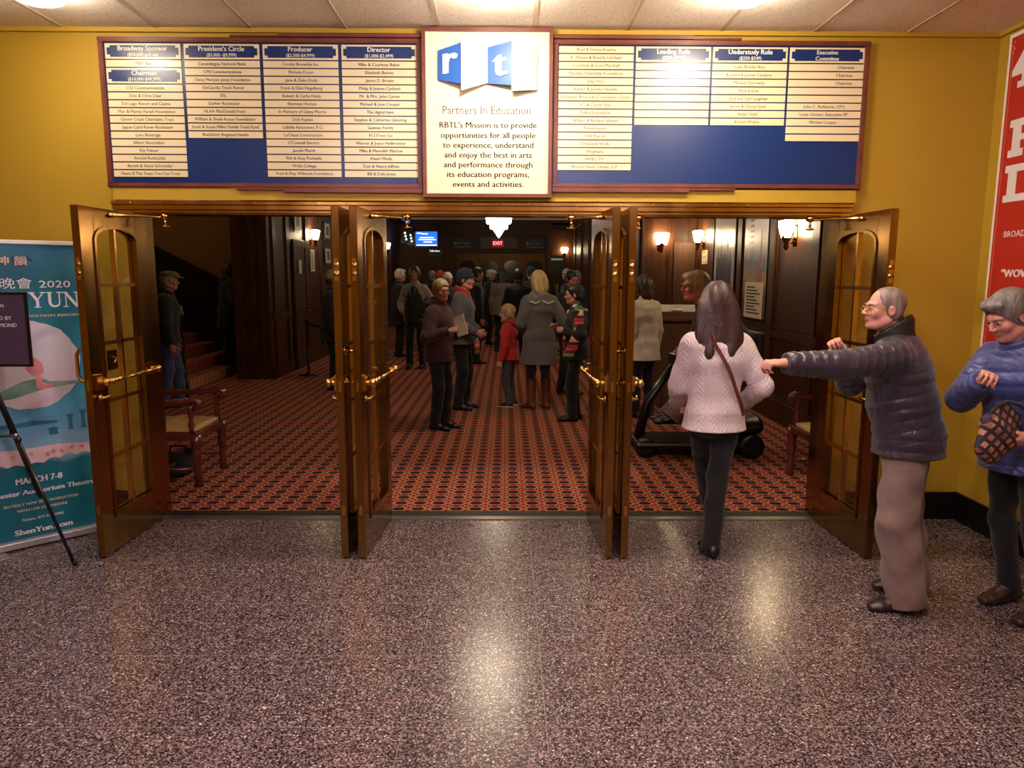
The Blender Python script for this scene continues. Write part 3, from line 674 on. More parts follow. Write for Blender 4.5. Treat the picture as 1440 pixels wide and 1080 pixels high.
def hair_sdf(p, style):
    th = {'thin':.0022,'crop':.008}.get(style, .014)
    d = d_ell(p, (0,-.016,.04), (.074+th,.094+th,.083+th*1.2))
    ax = np.abs(p[..., 0]); q = p.copy(); q[..., 0] = ax
    if style in ('thin','crop','short','swept'):
        d = smin(d, d_ell(q, (.062,-.03,-.015), (.02+th*.5,.05,.05)) if style != 'thin' else d_ell(q, (.058,-.03,-.01), (.016,.045,.045)), .02)
        d = smin(d, d_ell(p, (0,-.072,-.03), (.062,.04,.055) if style != 'thin' else (.048,.026,.05)), .02)
        if style == 'swept': d = smin(d, d_ell(p, (.01,.055,.088), (.07,.045,.032)), .02)
        d = np.maximum(d, -d_ell(p, (0,.09,-.04 if style != 'thin' else -.0), (.078,.085,.105 if style != 'thin' else .095)))
        d = np.maximum(d, -(p[..., 2]+.075)); d = np.maximum(d, -d_ell(q, (.085,.0,-.015), (.02,.02,.035)))
        if style == 'thin': d = np.maximum(d, -d_ell(p, (0,.095,.075), (.062,.055,.075)))
    else:
        ln = {'bob':.12,'long':.3,'longer':.42,'puff':.1}[style]; wd = {'bob':.088,'long':.108,'longer':.09,'puff':.1}[style]
        d = smin(d, d_ell(q, (.064,-.02,-.02), (.03,.065,.09)), .02)
        steps = max(2, int(ln/.035))
        for i in range(steps):
            z = .0-ln*i/(steps-1); f = i/(steps-1)
            d = smin(d, d_ell(p, (0,-.06-.02*f,z), (wd*((1-.1*f) if style != 'long' else 1+.38*f),.052-.008*f,.06)), .045)
        if ln > .2:
            for i in range(16):
                a = -1+2*i/15; x0 = .1*a; x1 = .135*a+.02*math.sin(i*5.1); z1 = -ln*(.92+.14*math.sin(i*2.7)); y0 = -.075-.035*(1-a*a)
                d = smin(d, d_cap(p, A(x0,y0,-.12), A(x1,y0+.015*math.sin(i*3.3),z1), .016, .005), .008)
        d = np.maximum(d, -d_ell(p, (0,.1,-.055), (.066,.095,.115)))
        d = np.maximum(d, -d_ell(p, (0,.07,-.15), (.08,.1,.1)))
        d = d-.006*np.sin(6*np.arctan2(p[..., 1]+.03, p[..., 0])+14*p[..., 2])
        if ln > .2: d = d-.006*np.sin(55*p[..., 0]+3*np.sin(9*p[..., 2]))*np.clip(.1-p[..., 2]*4, 0, 1); d = np.maximum(d, -(p[..., 2]+ln+.03))
    return d-strands(p, .0022 if style != 'thin' else .0008)
def hat_sdf(p, kind):
    if kind == 'beanie':
        d = d_ell(p, (0,-.016,.045), (.088,.107,.105)); d = np.maximum(d, -(p[..., 2]-.012-.25*p[..., 1]*.6))
        b = np.maximum(d_ell(p, (0,-.014,.045), (.094,.113,.11)), np.abs(p[..., 2]-.03-.15*p[..., 1])-.022)
        return smin(d, b, .004)-.0015*np.sin(60*np.arctan2(p[..., 1], p[..., 0]))
    d = d_ell(p-A(0,.01,.0), (0,-.012,.075), (.095,.118,.05)); d = np.maximum(d, -(p[..., 2]-.03-.1*p[..., 1]))
    return smin(d, np.maximum(d_ell(p, (0,.09,.052), (.075,.075,.012)), -p[..., 1]), .01)
LIP = mat('lips', (172,100,92), .5); EYEW = mat('eye_white', (176,160,152), .3); IRIS = mat('iris', (38,30,28), .2)
_mc = {}
def cl(rgb, rough=.85, **kw):
    key = (rgb, rough, tuple(sorted(kw.items())))
    if key not in _mc: _mc[key] = mat('cloth_%d_%d_%d' % rgb, rgb, rough, noise=kw.pop('noise', .12), nscale=kw.pop('nscale', 18), bump=kw.pop('bump', .25), bscale=kw.pop('bscale', 220), sheen=kw.pop('sheen', .15), **kw)
    return _mc[key]
def skin(rgb): return cl(rgb, .5, noise=.06, nscale=14, bump=.08, bscale=150, sheen=0.)
def hairm(rgb): return cl(rgb, .45, noise=.35, nscale=40, bump=.5, bscale=90, stretch=(1,1,.12), sheen=0.)
def rotm(rz=0, rx=0, ry=0): return np.array(Matrix.Rotation(rz, 3, 'Z') @ Matrix.Rotation(rx, 3, 'X') @ Matrix.Rotation(ry, 3, 'Y'))

def person(label, loc, rz, H=1.72, vox=.008, lean=3, side=0, twist=0, head=(0,0,0), hands=(None,None), feet=(None,None), hip=None, elbow=((.6,-.9,-.4),(-.6,-.9,-.4)),
           palm=(None,None), curl=(.45,.45), fdir=(None,None), wid=1.0, belly=0, skin_=(196,140,120), hair=('short',(90,80,72)), hat=None, top=None, legs=None, shoes=(18,16,16),
           collar=None, glasses=None, eyes=True, boots=None, nose=1, group=None, heel=(0,0), fz=(0,0), hk=1.0, knee=(0,1,.1), al=1.0, hn=.15, hfw=0):
    """every target (hands, feet) is given in the room; +y is forward in the person's own frame. index 0 = right, 1 = left"""
    s = H/1.72; root = thing('person', label, 'person', loc, rz, group)
    W2L = rotm(-rz); L = lambda p: W2L @ (A(*p)-A(*loc))
    hipc = L(hip) if hip else A(0, -.0, .923*s)
    ln, sd = R(lean), R(side); up = nrm(A(math.sin(sd), math.sin(ln), math.cos(ln)*math.cos(sd)))
    Rv = rotm(R(twist)) @ A(1,0,0); Rv = nrm(Rv-up*(Rv@up)); Fv = np.cross(up, Rv)
    at = lambda h, f=0, r=0: hipc+up*h*s+Fv*f*s+Rv*r*s
    neck = at(.535, .0); sh = [at(.435,-.01,.168*wid), at(.435,-.01,-.168*wid)]
    hz, hx, hy = [R(v) for v in head]; HR = rotm(hz, hx, hy)
    Hc = neck+nrm(up+HR @ A(0,.28+hfw,.75)*1.0)*hn*s; hs = s**.6*hk
    toh = lambda p: ((p-Hc) @ HR)/hs
    sgn = (1,-1); el, wr, kn, an = [0,0],[0,0],[0,0],[0,0]; fd = [0,0]; foot = [0,0]
    for i in (0,1):
        t = L(hands[i]) if hands[i] is not None else at(-.1, .06, 0)+A(sgn[i]*.235*wid*s, .02*s, -.03*s)
        hint = A(*elbow[i]); el[i], wr[i] = ik(sh[i], t, .29*s*al, .262*s*al, hint)
        hj = hipc+Rv*sgn[i]*.085*s-A(0,0,.02*s)
        f = L(feet[i]) if feet[i] is not None else A(sgn[i]*.1*s, 0, 0)
        foot[i] = f; a = f+A(0,0,.085*s+fz[i]); fd[i] = rotm(R(heel[i])) @ A(0,1,0) if heel[i] else A(0,1,0)
        dl = np.linalg.norm(a-hj); kl = max(1.0 if dl < .75*s else 0, dl*1.0015/(.82*s)) if dl < .84*s else 1.0; kl = kl if kl <= 1 or dl < .75*s else 1.0
        kn[i], an[i] = ik(hj, a, .415*s*kl/.995, .405*s*kl/.995, A(*knee)); foot[i] = an[i]-A(0,0,.085*s)
    T = top or {}
    # ---- body
    f = Field(vox); b = .9
    f.loft([(at(-.06),.13*b,.1*b),(at(.0),.15*b,.105*b),(at(.18),.125*b*wid,.09*b),(at(.36),.15*b*wid,.1*b),(at(.44),.14*b*wid,.078*b),(at(.5),.075*b*wid,.06*b)], Rv, Fv)
    f.cap(at(.45), at(.57,.015), .06*s, .052*s, .04); f.cap(at(.57,.015), Hc+HR @ A(0,-.02,-.05)*hs, .052*s, .05*s, .02)
    f.raw(lambda p: head_sdf(toh(p), 0, nose)*hs, Hc-.17*hs, Hc+.17*hs, .012)
    for i in (0,1):
        f.cap(sh[i], el[i], .048*s*b, .038*s*b, .03); f.cap(el[i], wr[i], .038*s*b, .024*s, .01)
        d = nrm(wr[i]-el[i]); d = nrm(W2L @ A(*fdir[i])) if fdir[i] else d
        n = W2L @ A(*palm[i]) if palm[i] else -sgn[i]*A(1,0,0)+A(0,.3,0)
        n = nrm(n-d*(n@d)); t = np.cross(d, n)*sgn[i]; w = wr[i]; q = s*hs/s**.6; c = curl[i]
        f.loft([(w,.026*q,.019*q),(w+d*.045*q,.036*q,.016*q),(w+d*.085*q,.041*q,.0125*q)], t, n, .012)
        f.ell(w+d*.03*q+t*.026*q+n*.008*q, (.018*q,)*3, .012)
        for j, (bd, bt, lf) in enumerate(((.088,.030,.072),(.093,.0105,.08),(.089,-.0105,.074),(.08,-.029,.058))):
            p0 = w+d*bd*q+t*bt*q; ang = c*.25; r = .0092*q
            for kx, (fr, da) in enumerate(((.45,.95),(.3,1.15),(.25,.7))):
                ang += c*da; dd = d*math.cos(ang)+n*math.sin(ang)+t*(bt*.9); p1 = p0+nrm(dd)*lf*fr*q
                f.cap(p0, p1, r, r*.9, .002 if kx else .006); p0 = p1; r *= .9
        p0 = w+d*.028*q+t*.03*q+n*.006*q; dd = nrm(d*.75+t*(.7-.5*c)+n*(.2+.6*c)); p1 = p0+dd*.038*q; dd2 = nrm(dd+n*.5*c+d*.3-t*.4*c); p2 = p1+dd2*.03*q
        f.cap(p0, p1, .0125*q, .0105*q, .01); f.cap(p1, p2, .0105*q, .009*q, .003)
        hj = hipc+Rv*sgn[i]*.085*s-A(0,0,.02*s)
        f.cap(hj, kn[i], .075*s*b, .05*s*b, .03); f.cap(kn[i], an[i], .05*s*b, .035*s*b, .02); f.cap(an[i], foot[i]+fd[i]*.09*s+A(0,0,.03), .028*s, .016*s, .02)
    lipmask = lambda c_: (lambda p: (np.abs(p[:,0]) < .021) & (np.abs(p[:,2]+.058) < .0105-.2*np.abs(p[:,0])) & (p[:,1] > .075))(toh(c_))
    sdf_obj('body', f, skin(skin_), root, LIP, lipmask)
    # ---- trousers and shoes
    G = legs or {}; gc = G.get('m') or cl(G.get('c', (20,18,20)), .9); gt = G.get('t', .02)*s; aw = G.get('ankle', .05)*s
    f = Field(max(vox, .007)); pc = G.get('over', 1)
    f.loft([(at(-.07),.14*s,.105*s+gt*.4),(at(.03),.148*s,.108*s+gt*.4),(at(.1),.135*s*wid,.1*s)], Rv, Fv)
    for i in (0,1):
        hj = hipc+Rv*sgn[i]*.085*s-A(0,0,.03*s); m = fold((.006+gt*.035)*s, 30, i*2.1)
        f.cap(hj, kn[i], .082*s+gt*.5, .05*s+gt*.95, .03, mod=m); e = an[i]+nrm(an[i]-kn[i])*.05*s if not boots else kn[i]+(an[i]-kn[i])*.34
        f.cap(kn[i], e, .052*s+gt, (aw if not boots else .05*s)+gt*.5, .02, flat=(0,1), mod=m)
    sdf_obj('trousers', f, gc, root)
    sm_ = cl(shoes, .35, noise=.05, bump=.1, sheen=0.)
    for i in (0,1):
        f = Field(max(vox*.8, .005)); D_ = fd[i]; X_ = np.cross(D_, A(0,0,1)); o = foot[i]
        f.loft([(o-D_*.055*s+A(0,0,.035*s),.033*s,.035*s),(o+D_*.06*s+A(0,0,.035*s),.038*s,.034*s),(o+D_*.13*s+A(0,0,.025*s),.043*s,.027*s),(o+D_*.175*s+A(0,0,.02*s),.034*s,.02*s)], X_, A(0,0,1), .02)
        f.cap(o-D_*.02*s+A(0,0,.05*s), an[i]+A(0,0,.012), .041*s, .043*s, .025); f.cap(an[i], o+D_*.085*s+A(0,0,.034*s), .04*s, .03*s, .02); f.cut(o+A(0,0,.002), (0,0,-1))
        if boots:
            f.cap(an[i], an[i]+(kn[i]-an[i])*.74, .05*s, .07*s, .02, flat=(0,1)); f.cap(o-D_*.04*s, o-D_*.04*s+A(0,0,.03*s), .03*s, .03*s, .004)
            f.cut(o+A(0,0,.002), (0,0,-1))
        sdf_obj('boot' if boots else 'shoe', f, sm_, root)
    # ---- top
    if T:
        f = Field(T.get('vox', vox)); t = T.get('t', .02)*s; hem = T.get('hem', .12); fl = T.get('flare', .02); bw = belly*s
        q = T.get('quilt'); md = quilt(*q) if q else fold(.005*s, 22, 1.3)
        hz_ = -hem*s; low = hipc+A(0,0,hz_-.03)
        nodes = [(low,(.158+fl*1.0)*s+t,(.125+fl)*s+t),(at(.0),(.148+fl*.3)*s*max(1,wid*.96)+t,.11*s+t+bw*.6),(at(.17,.01),.132*s*wid+t+bw*.5,.1*s+t+bw),(at(.34),.155*s*wid+t,.108*s+t+bw*.3),(at(.42,-.01),.148*s*wid+t*.8,.092*s+t*.8),(at(.475,-.01),.11*s*wid+t*.6,.07*s+t*.6),(at(.53,-.005),.06*s*wid+t*.3,.055*s+t*.3)]
        if hip: nodes[0] = (at(-.08),.15*s+t,.115*s+t)
        f.loft(nodes, Rv, Fv, .035, mod=md); f.cap(at(.47), at(.53,.0), .072*s, .06*s+t*.2, .03)
        if not hip: f.cut(low+A(0,0,.03), (0,0,-1))
        if T.get('slit'): f.cap(low-Fv*.16*s, low-Fv*.16*s+up*.25*s, .012, .004, .004, 'sub')
        for i in (0,1):
            sw = T.get('sleeve', .0)*s; mq = quilt(q[0]*.9, q[1]) if q else fold(.004*s, 34, i*1.7+.5); d = nrm(wr[i]-el[i])
            f.cap(sh[i]-Rv*sgn[i]*.01, el[i], .052*s+t*.75+sw, .046*s+t*.75+sw, .05, mod=mq); f.cap(el[i], wr[i]-d*.005, .047*s+t*.8+sw, .033*s+t*.6+sw*.7, .01, flat=(0,1), mod=mq)
        if T.get('hip_cover'):
            for i in (0,1):
                hj = hipc+Rv*sgn[i]*.085*s; f.cap(hj, hj+(kn[i]-hj)*.9, .1*s+t*.5, .085*s+t*.5, .04, flat=(0,1))
        sdf_obj(T.get('name', 'jacket'), f, T.get('m') or cl(T.get('c', (30,28,30))), root)
    if collar:
        kind, cc = collar; f = Field(max(vox*.8, .005)); cm = cc if not isinstance(cc, tuple) else cl(cc)
        if kind == 'stand':
            f.loft([(at(.45,-.01),.115*s,.1*s),(at(.53,-.005),.09*s,.092*s),(at(.585,-.012),.086*s,.096*s)], Rv, Fv, .01); f.cap(at(.54,.02), at(.65,.04), .064*s, .07*s, .0, 'sub'); f.cut(at(.605,-.08), up*1.0+Fv*.42)
        elif kind == 'cowl':
            f.loft([(at(.47,.0),.14*s,.11*s),(at(.53,.005),.11*s,.1*s),(at(.565,.005),.1*s,.095*s)], Rv, Fv, .02, mod=fold(.012, 60, 2)); f.cap(at(.54,.03), at(.66,.05), .066*s, .075*s, .01, 'sub')
        elif kind == 'hood':
            f.ell(at(.52,-.085), (.13*s,.075*s,.085*s), .02); f.loft([(at(.5,-.02),.12*s,.1*s),(at(.545,-.02),.105*s,.1*s)], Rv, Fv, .02); f.cap(at(.53,.03), at(.66,.03), .068*s, .08*s, .01, 'sub')
        elif kind == 'flat':
            f.loft([(at(.475,-.01),.125*s,.085*s),(at(.53,-.0),.082*s,.074*s)], Rv, Fv, .02); f.cap(at(.52,.05), at(.62,.05), .05*s, .06*s, .01, 'sub')
        sdf_obj({'cowl':'scarf','hood':'hood'}.get(kind, 'collar'), f, cm, root)
    HM = Matrix([list(HR[r_]*hs)+[Hc[r_]] for r_ in range(3)]+[[0,0,0,1]])
    if hair:
        f = Field(max(vox*.7, .0045)); ext = .3*hs if hair[0] not in ('long','longer') else .6*hs
        f.raw(lambda p: hair_sdf(toh(p), hair[0])*hs, Hc-ext, Hc+.16*hs, 0); 
        if hat: f.raw(lambda p: -(toh(p)[...,2]-.055-.1*toh(p)[...,1])*1.0, Hc-ext, Hc+.2, 0, 'sub')
        sdf_obj('hair', f, hairm(hair[1]), root)
    if hat:
        f = Field(max(vox*.7, .005)); f.raw(lambda p: hat_sdf(toh(p), hat[0])*hs, Hc-.2*hs, Hc+.2*hs, 0); sdf_obj('hat', f, cl(hat[1], .95, bump=.4), root)
    if eyes:
        for x in (.031,-.031):
            e = MB().ell((x,.0785,.004), (  .0118,.0128,.0078)).xf(HM).build('eye', EYEW, root)
            MB().ell((x,.0888,.0035), (.0062,.0042,.0062), 10, 6).xf(HM).build('iris', IRIS, e)
            mb = MB(); sg_ = 1 if x > 0 else -1
            mb.tube([(x-sg_*.018,.096,.024),(x,.0955,.0275),(x+sg_*.018,.084,.0235)], [.0025,.0035,.002], 6).xf(HM).build('eyebrow', hairm(hair[1] if hair else (80,70,60)), root)
    if glasses:
        mb = MB()
        for x in (.033,-.033):
            n = 14; pts = [(x+.023*math.cos(2*PI*k/n), .106-.12*abs(x+.023*math.cos(2*PI*k/n))*.5, .002+.017*math.sin(2*PI*k/n)) for k in range(n+1)]
            mb.tube(pts, .0016, 6, False); sx2 = 1 if x > 0 else -1
            mb.tube([(sx2*.056,.102,.006),(sx2*.073,.07,.006),(sx2*.08,.0,.008),(sx2*.08,-.03,-.008)], .0017, 6)
        mb.tube([(-.01,.108,.006),(0,.112,.009),(.01,.108,.006)], .0016, 6)
        mb.xf(HM).build('glasses', glasses, root)
    return dict(root=root, at=at, hands=wr, elbow=el, HM=HM, hc=Hc, L=L, R=Rv, F=Fv, up=up, sh=sh, kn=kn, an=an, s=s, hip=hipc, HR=HR, hs=hs)
# ================================================================== foreground people
GOLDRIM = mat('gold_rim', (190,150,80), .25, 1); BLACKRIM = mat('black_rim', (16,14,14), .3)
PUFF = mat('puffer_nylon', (46,37,54), .3, noise=.12, nscale=30, bump=.3, bscale=45, sheen=.2)
man = person('grey haired man in a dark quilted puffer jacket with his arm stretched out', (2.09,-1.36,0), R(80), H=1.72, vox=.006, lean=13, wid=1.0, belly=.03, hk=.92, twist=-24, al=1.1, hn=.125, hfw=.25,
    head=(6,2,0), hands=((1.74,-1.24,1.34),(1.30,-1.62,1.315)), feet=((2.22,-1.25,0),(2.08,-1.47,0)), heel=(0,8), elbow=((.7,.0,-1),(-.7,-.2,-.7)),
    palm=((-.3,-.9,0),(0,.2,-1)), curl=(.95,.9), skin_=(206,144,130), hair=('thin',(128,108,106)), glasses=GOLDRIM, top=dict(m=PUFF, t=.034, hem=.105, quilt=(.058,.0105), flare=.012, vox=.0055),
    legs=dict(c=(128,104,98), t=.05, ankle=.075), shoes=(46,24,26), collar=('stand', mat('black_nylon', (20,18,22), .45)), nose=1.5)
BLUEP = mat('blue_nylon', (54,60,120), .36, noise=.12, nscale=30, bump=.3, bscale=45, sheen=.2)
blue = person('woman in a blue quilted jacket looking down, cut off by the right edge', (2.60,-1.48,0), R(104), H=1.68, vox=.006, lean=11, head=(-8,-26,0), hands=((2.26,-1.64,1.24),(2.47,-1.72,.985)),
    feet=((2.70,-1.36,0),(2.72,-1.60,0)), elbow=((.9,-.3,-.7),(-.8,-.6,-.5)), palm=((-.5,-.6,-.4),(-.6,.5,0)), curl=(.8,.75), skin_=(198,136,122), hair=('swept',(108,98,98)), hn=.14,
    top=dict(m=BLUEP, t=.036, hem=.14, quilt=(.07,.011), flare=.015), legs=dict(c=(16,14,16), t=.012, ankle=.045), shoes=(52,30,28), collar=('stand', BLUEP))
def knit_mat():
    m, nt, b = nmat('cable_knit'); N, L = nt.nodes, nt.links; f = math_fn(nt)
    tc = N.new('ShaderNodeTexCoord'); s = N.new('ShaderNodeSeparateXYZ'); L.new(tc.outputs['Object'], s.inputs[0])
    x, z = s.outputs[0], s.outputs[2]
    col = f('FRACT', f('ADD', f('DIVIDE', x, .085), 50)); cable = f('LESS_THAN', f('ABSOLUTE', f('SUBTRACT', col, .5)), .26)
    tw = f('ABSOLUTE', f('SINE', f('ADD', f('MULTIPLY', z, 95), f('MULTIPLY', f('ABSOLUTE', f('SUBTRACT', col, .5)), 14))))
    rib = f('ABSOLUTE', f('SINE', f('MULTIPLY', x, 260))); st = f('MULTIPLY', f('ABSOLUTE', f('SINE', f('MULTIPLY', z, 420))), .35)
    hgt = f('ADD', f('ADD', f('MULTIPLY', cable, f('ADD', f('MULTIPLY', tw, .8), .4)), f('MULTIPLY', f('SUBTRACT', 1.0, cable), f('MULTIPLY', rib, .6))), st)
    bp = N.new('ShaderNodeBump'); bp.inputs['Strength'].default_value = .9; bp.inputs['Distance'].default_value = .006; L.new(hgt, bp.inputs['Height']); L.new(bp.outputs[0], b.inputs['Normal'])
    b.inputs['Base Color'].default_value = lin((232,212,218)); b.inputs['Roughness'].default_value = .9; b.inputs['Sheen Weight'].default_value = .2; return m
KNIT = knit_mat()
wht = person('woman in a white cable knit sweater walking in through the right doorway', (1.28,-.64,0), R(2), H=1.66, vox=.006, lean=3, wid=1.0, head=(-3,-4,0), hands=((1.51,-.46,.92),(1.12,-.34,.90)),
    feet=((1.275,-.72,0),(1.43,-.12,0)), elbow=((.5,-.9,-.3),(-.5,-.9,-.3)), curl=(.5,.5), skin_=(196,138,122), hair=('long',(58,34,36)), hk=1.06,
    top=dict(name='sweater', m=KNIT, t=.024, hem=.10, flare=.03, sleeve=.006), legs=dict(c=(16,14,18), t=.016, ankle=.052), shoes=(14,12,14), collar=('flat', KNIT), eyes=False)
# strap of the bag worn across the white sweater
bag = thing('crossbody_bag', 'brown leather bag strap across the back of the white sweater', 'bag', (1.27,-.66,0))
LEATH = mat('brown_leather', (104,54,44), .45, bump=.15)
def on_torso(P, hz, ang, off=.0):
    s = P['s']; hs = np.array([-.1,0,.17,.34,.45,.52]); w = np.interp(hz, hs, [.172,.155,.138,.16,.148,.09])+.03+off; d = np.interp(hz, hs, [.135,.118,.108,.115,.092,.07])+.03+off
    return tuple(P['at'](hz, d*math.cos(ang), w*math.sin(ang)))
pts = []
for i in range(15):
    t = i/14; pts.append(on_torso(wht, .50-.5*t, PI+R(22)-R(85)*t, .004))
mb = MB()
for a, b in zip(pts[:-1], pts[1:]): mb.bar(a, b, .006, .022, up=(b[0]-a[0]*0+.0, 0, 1))
mb.build('strap', LEATH, bag)
MB().ell((0,0,0), (.07,.13,.09), 16, 10).xf(Matrix.Translation((.12,.2,.86))).build('pouch', LEATH, bag)
# pouch of the woman in blue
def pouch_mat():
    m, nt, b = nmat('woven_pouch'); N, L = nt.nodes, nt.links; f = math_fn(nt)
    tc = N.new('ShaderNodeTexCoord'); s = N.new('ShaderNodeSeparateXYZ'); L.new(tc.outputs['Object'], s.inputs[0])
    cx = f('SUBTRACT', f('FRACT', f('ADD', f('DIVIDE', s.outputs[0], .042), 50)), .5); cz = f('SUBTRACT', f('FRACT', f('ADD', f('DIVIDE', s.outputs[2], .042), 50)), .5)
    sq = f('LESS_THAN', f('MAXIMUM', f('ABSOLUTE', cx), f('ABSOLUTE', cz)), .3)
    v = N.new('ShaderNodeTexVoronoi'); v.inputs['Scale'].default_value = 24; L.new(tc.outputs['Object'], v.inputs[0]); r = N.new('ShaderNodeValToRGB'); r.color_ramp.elements[0].color = lin((120,60,50)); r.color_ramp.elements[1].color = lin((190,140,110))
    sp = N.new('ShaderNodeSeparateColor'); L.new(v.outputs['Color'], sp.inputs[0]); L.new(sp.outputs[0], r.inputs[0])
    L.new(mix(nt, sq, lin((44,30,52)), r.outputs[0]), b.inputs['Base Color']); b.inputs['Roughness'].default_value = .7; return m
pc = thing('handbag', 'patterned pouch bag held by the woman in the blue jacket', 'bag', (2.32,-1.70,1.0), R(20))
f = Field(.006); f.loft([(A(0,0,-.13),.08,.03),(A(0,0,0),.125,.05),(A(0,0,.12),.09,.02)], A(1,0,0), A(0,1,0)); o = sdf_obj('pouch', f, pouch_mat(), pc); o.rotation_euler = (0,R(38),0)
MB().tube([(-.08,0,.07),(-.06,-.01,.12),(.02,-.01,.15),(.1,-.02,.13),(.16,-.03,.08)], .009, 8).build('strap', cl((26,24,36)), pc)
# ================================================================== the man on the mobility scooter
sc = thing('mobility_scooter', 'black mobility scooter behind the white sweater woman, mostly hidden', 'scooter', (1.95,1.95,0), PI/2)
BP = mat('black_plastic', (12,12,13), .3)
MB().box(-.26,.26,-.3,.72,.1,.16).build('deck', BP, sc, bevel=.03)
f = Field(.012); f.loft([(A(0,-.45,.3),.25,.1),(A(0,-.1,.26),.24,.1),(A(0,.0,.2),.22,.05)], A(1,0,0), A(0,0,1)); sdf_obj('rear_cowl', f, BP, sc)
for x, y, r in ((.22,-.38,.12),(-.22,-.38,.12),(.18,.62,.1),(-.18,.62,.1)):
    MB().lathe([(r*.5,-.04),(r*.9,-.045),(r,-.03),(r,.03),(r*.9,.045),(r*.5,.04)], n=24).xf(Matrix.Translation((x,y,r)) @ Matrix.Rotation(PI/2,4,'Y')).build('wheel', 'black', sc)
MB().tube([(0,-.22,.2),(0,-.15,.78)], .04).build('seat_post', BP, sc)
MB().box(-.24,.24,-.4,.1,.78,.86).build('seat', cl((22,22,24), .6), sc, bevel=.03)
MB().box(-.23,.23,-.46,-.38,.84,1.2).build('backrest', cl((22,22,24), .6), sc, bevel=.03)
MB().tube([(0,.66,.16),(0,.58,.5),(0,.32,.9)], [.05,.045,.035]).build('tiller', BP, sc)
mb = MB(); mb.tube([(-.27,.22,.93),(-.15,.3,.94),(.15,.3,.94),(.27,.22,.93)], .017); mb.box(-.1,.1,.27,.37,.87,.98); mb.build('handlebar', BP, sc, bevel=.004)
MB().ell((.2,-.56,.3), (.03,.012,.02)).build('reflector', mat('red_reflector', (190,16,20), .3), sc)
person('grey haired man with glasses in a dark coat seated on the black scooter', (2.1,1.95,0), PI/2, H=1.84, vox=.008, lean=40, head=(6,0,0), hip=(2.24,1.95,1.04), hk=1.12,
    hands=((1.74,2.15,1.0),(1.74,1.74,1.0)), feet=((1.5,2.08,.165),(1.46,1.82,.165)), elbow=((.7,0,-1),(-.7,0,-1)), curl=(.8,.8), skin_=(206,120,104), hair=('swept',(196,178,152)), glasses=BLACKRIM, knee=(0,.5,1),
    top=dict(c=(40,36,44), t=.05, hip_cover=1), legs=dict(c=(104,84,80), t=.038, ankle=.065), shoes=(14,12,14), collar=('stand', (30,28,34)), nose=1.4)
# ================================================================== people inside the lobby, nearest first
def stripes_mat():
    m, nt, b = nmat('striped_knit'); N, L = nt.nodes, nt.links
    tc = N.new('ShaderNodeTexCoord'); s = N.new('ShaderNodeSeparateXYZ'); L.new(tc.outputs['Object'], s.inputs[0]); f = math_fn(nt)
    r = N.new('ShaderNodeValToRGB'); r.color_ramp.interpolation = 'CONSTANT'; L.new(f('FRACT', f('ADD', f('DIVIDE', s.outputs[2], .30), 10)), r.inputs[0]); e = r.color_ramp
    cs = [(196,52,64),(60,30,52),(226,150,120),(214,200,170),(70,140,50),(52,40,34),(150,176,70),(120,40,70),(214,96,88)]
    e.elements[0].color = lin(cs[0]); e.elements[1].position = 1/9; e.elements[1].color = lin(cs[1])
    for i in range(2, 9): el = e.elements.new(i/9); el.color = lin(cs[i])
    L.new(r.outputs[0], b.inputs['Base Color']); b.inputs['Roughness'].default_value = .95; return m
STR = stripes_mat()
sw = person('short dark haired person in black with a striped scarf beside the right centre door', (.83,3.57,0), R(84), H=1.60, vox=.008, lean=2, head=(4,-3,0), hands=((.6,3.75,1.1),(.66,3.42,1.08)), feet=((.84,3.66,0),(.78,3.48,0)), curl=(.7,.7),
    skin_=(190,130,112), hair=('crop',(24,20,22)), glasses=BLACKRIM, top=dict(c=(16,15,18), t=.03, hem=.12, flare=.02), legs=dict(c=(14,13,15), t=.02), shoes=(12,12,12), collar=('flat', (214,208,204)))
scf = thing('scarf', 'multicoloured striped knit scarf hanging from the shoulders of the person in black', 'scarf', (.83,3.57,0), R(84))
f = Field(.007); at = sw['at']
f.loft([(at(.5,-.02,-.07),.05,.018),(at(.47,-.03,-.17),.055,.018),(at(.38,-.04,-.27),.055,.016),(at(.22,-.02,-.305),.055,.014),(at(.06,.05,-.31),.055,.014),(at(-.08,.12,-.3),.055,.012)], A(0,1,0), A(1,0,0), .02)
f.loft([(at(.49,-.07,.0),.08,.02),(at(.5,-.06,-.09),.05,.02)], A(0,1,0), A(0,0,1), .02)
f.loft([(at(.49,-.05,.09),.05,.016),(at(.44,.1,.1),.05,.016),(at(.2,.15,.08),.05,.014),(at(-.1,.17,.06),.05,.014)], A(1,0,0), A(0,1,0), .02)
sdf_obj('knit', f, STR, scf)
mar = person('woman with short fair hair and glasses in a maroon jacket standing left of centre', (-.76,3.1,0), R(-112), H=1.66, vox=.007, lean=2, wid=1.06, belly=.02, head=(-30,-4,0), hands=((-.62,2.86,1.12),(-.47,2.98,1.14)), feet=((-.80,3.0,0),(-.70,3.14,0)), elbow=((.6,-.6,-.8),(-.6,-.6,-.8)),
    palm=((.6,.3,0),(-.8,-.2,0)), curl=(.6,.6), skin_=(180,120,104), hair=('short',(150,132,100)), glasses=BLACKRIM, top=dict(c=(58,20,32), t=.034, hem=.13, flare=.012), legs=dict(c=(14,13,15), t=.022), shoes=(20,16,16), collar=('hood', (50,18,28)))
pg = thing('program_booklet', 'open program booklet held by the woman in the maroon jacket', 'booklet', (-.50,2.86,1.18), R(-30))
MB().prism([(-.07,-.11),(.07,-.11),(.07,.11),(-.07,.11)], -.003, .003).xf(Matrix.Rotation(R(-18),4,'Y')).build('cover', 'white', pg)
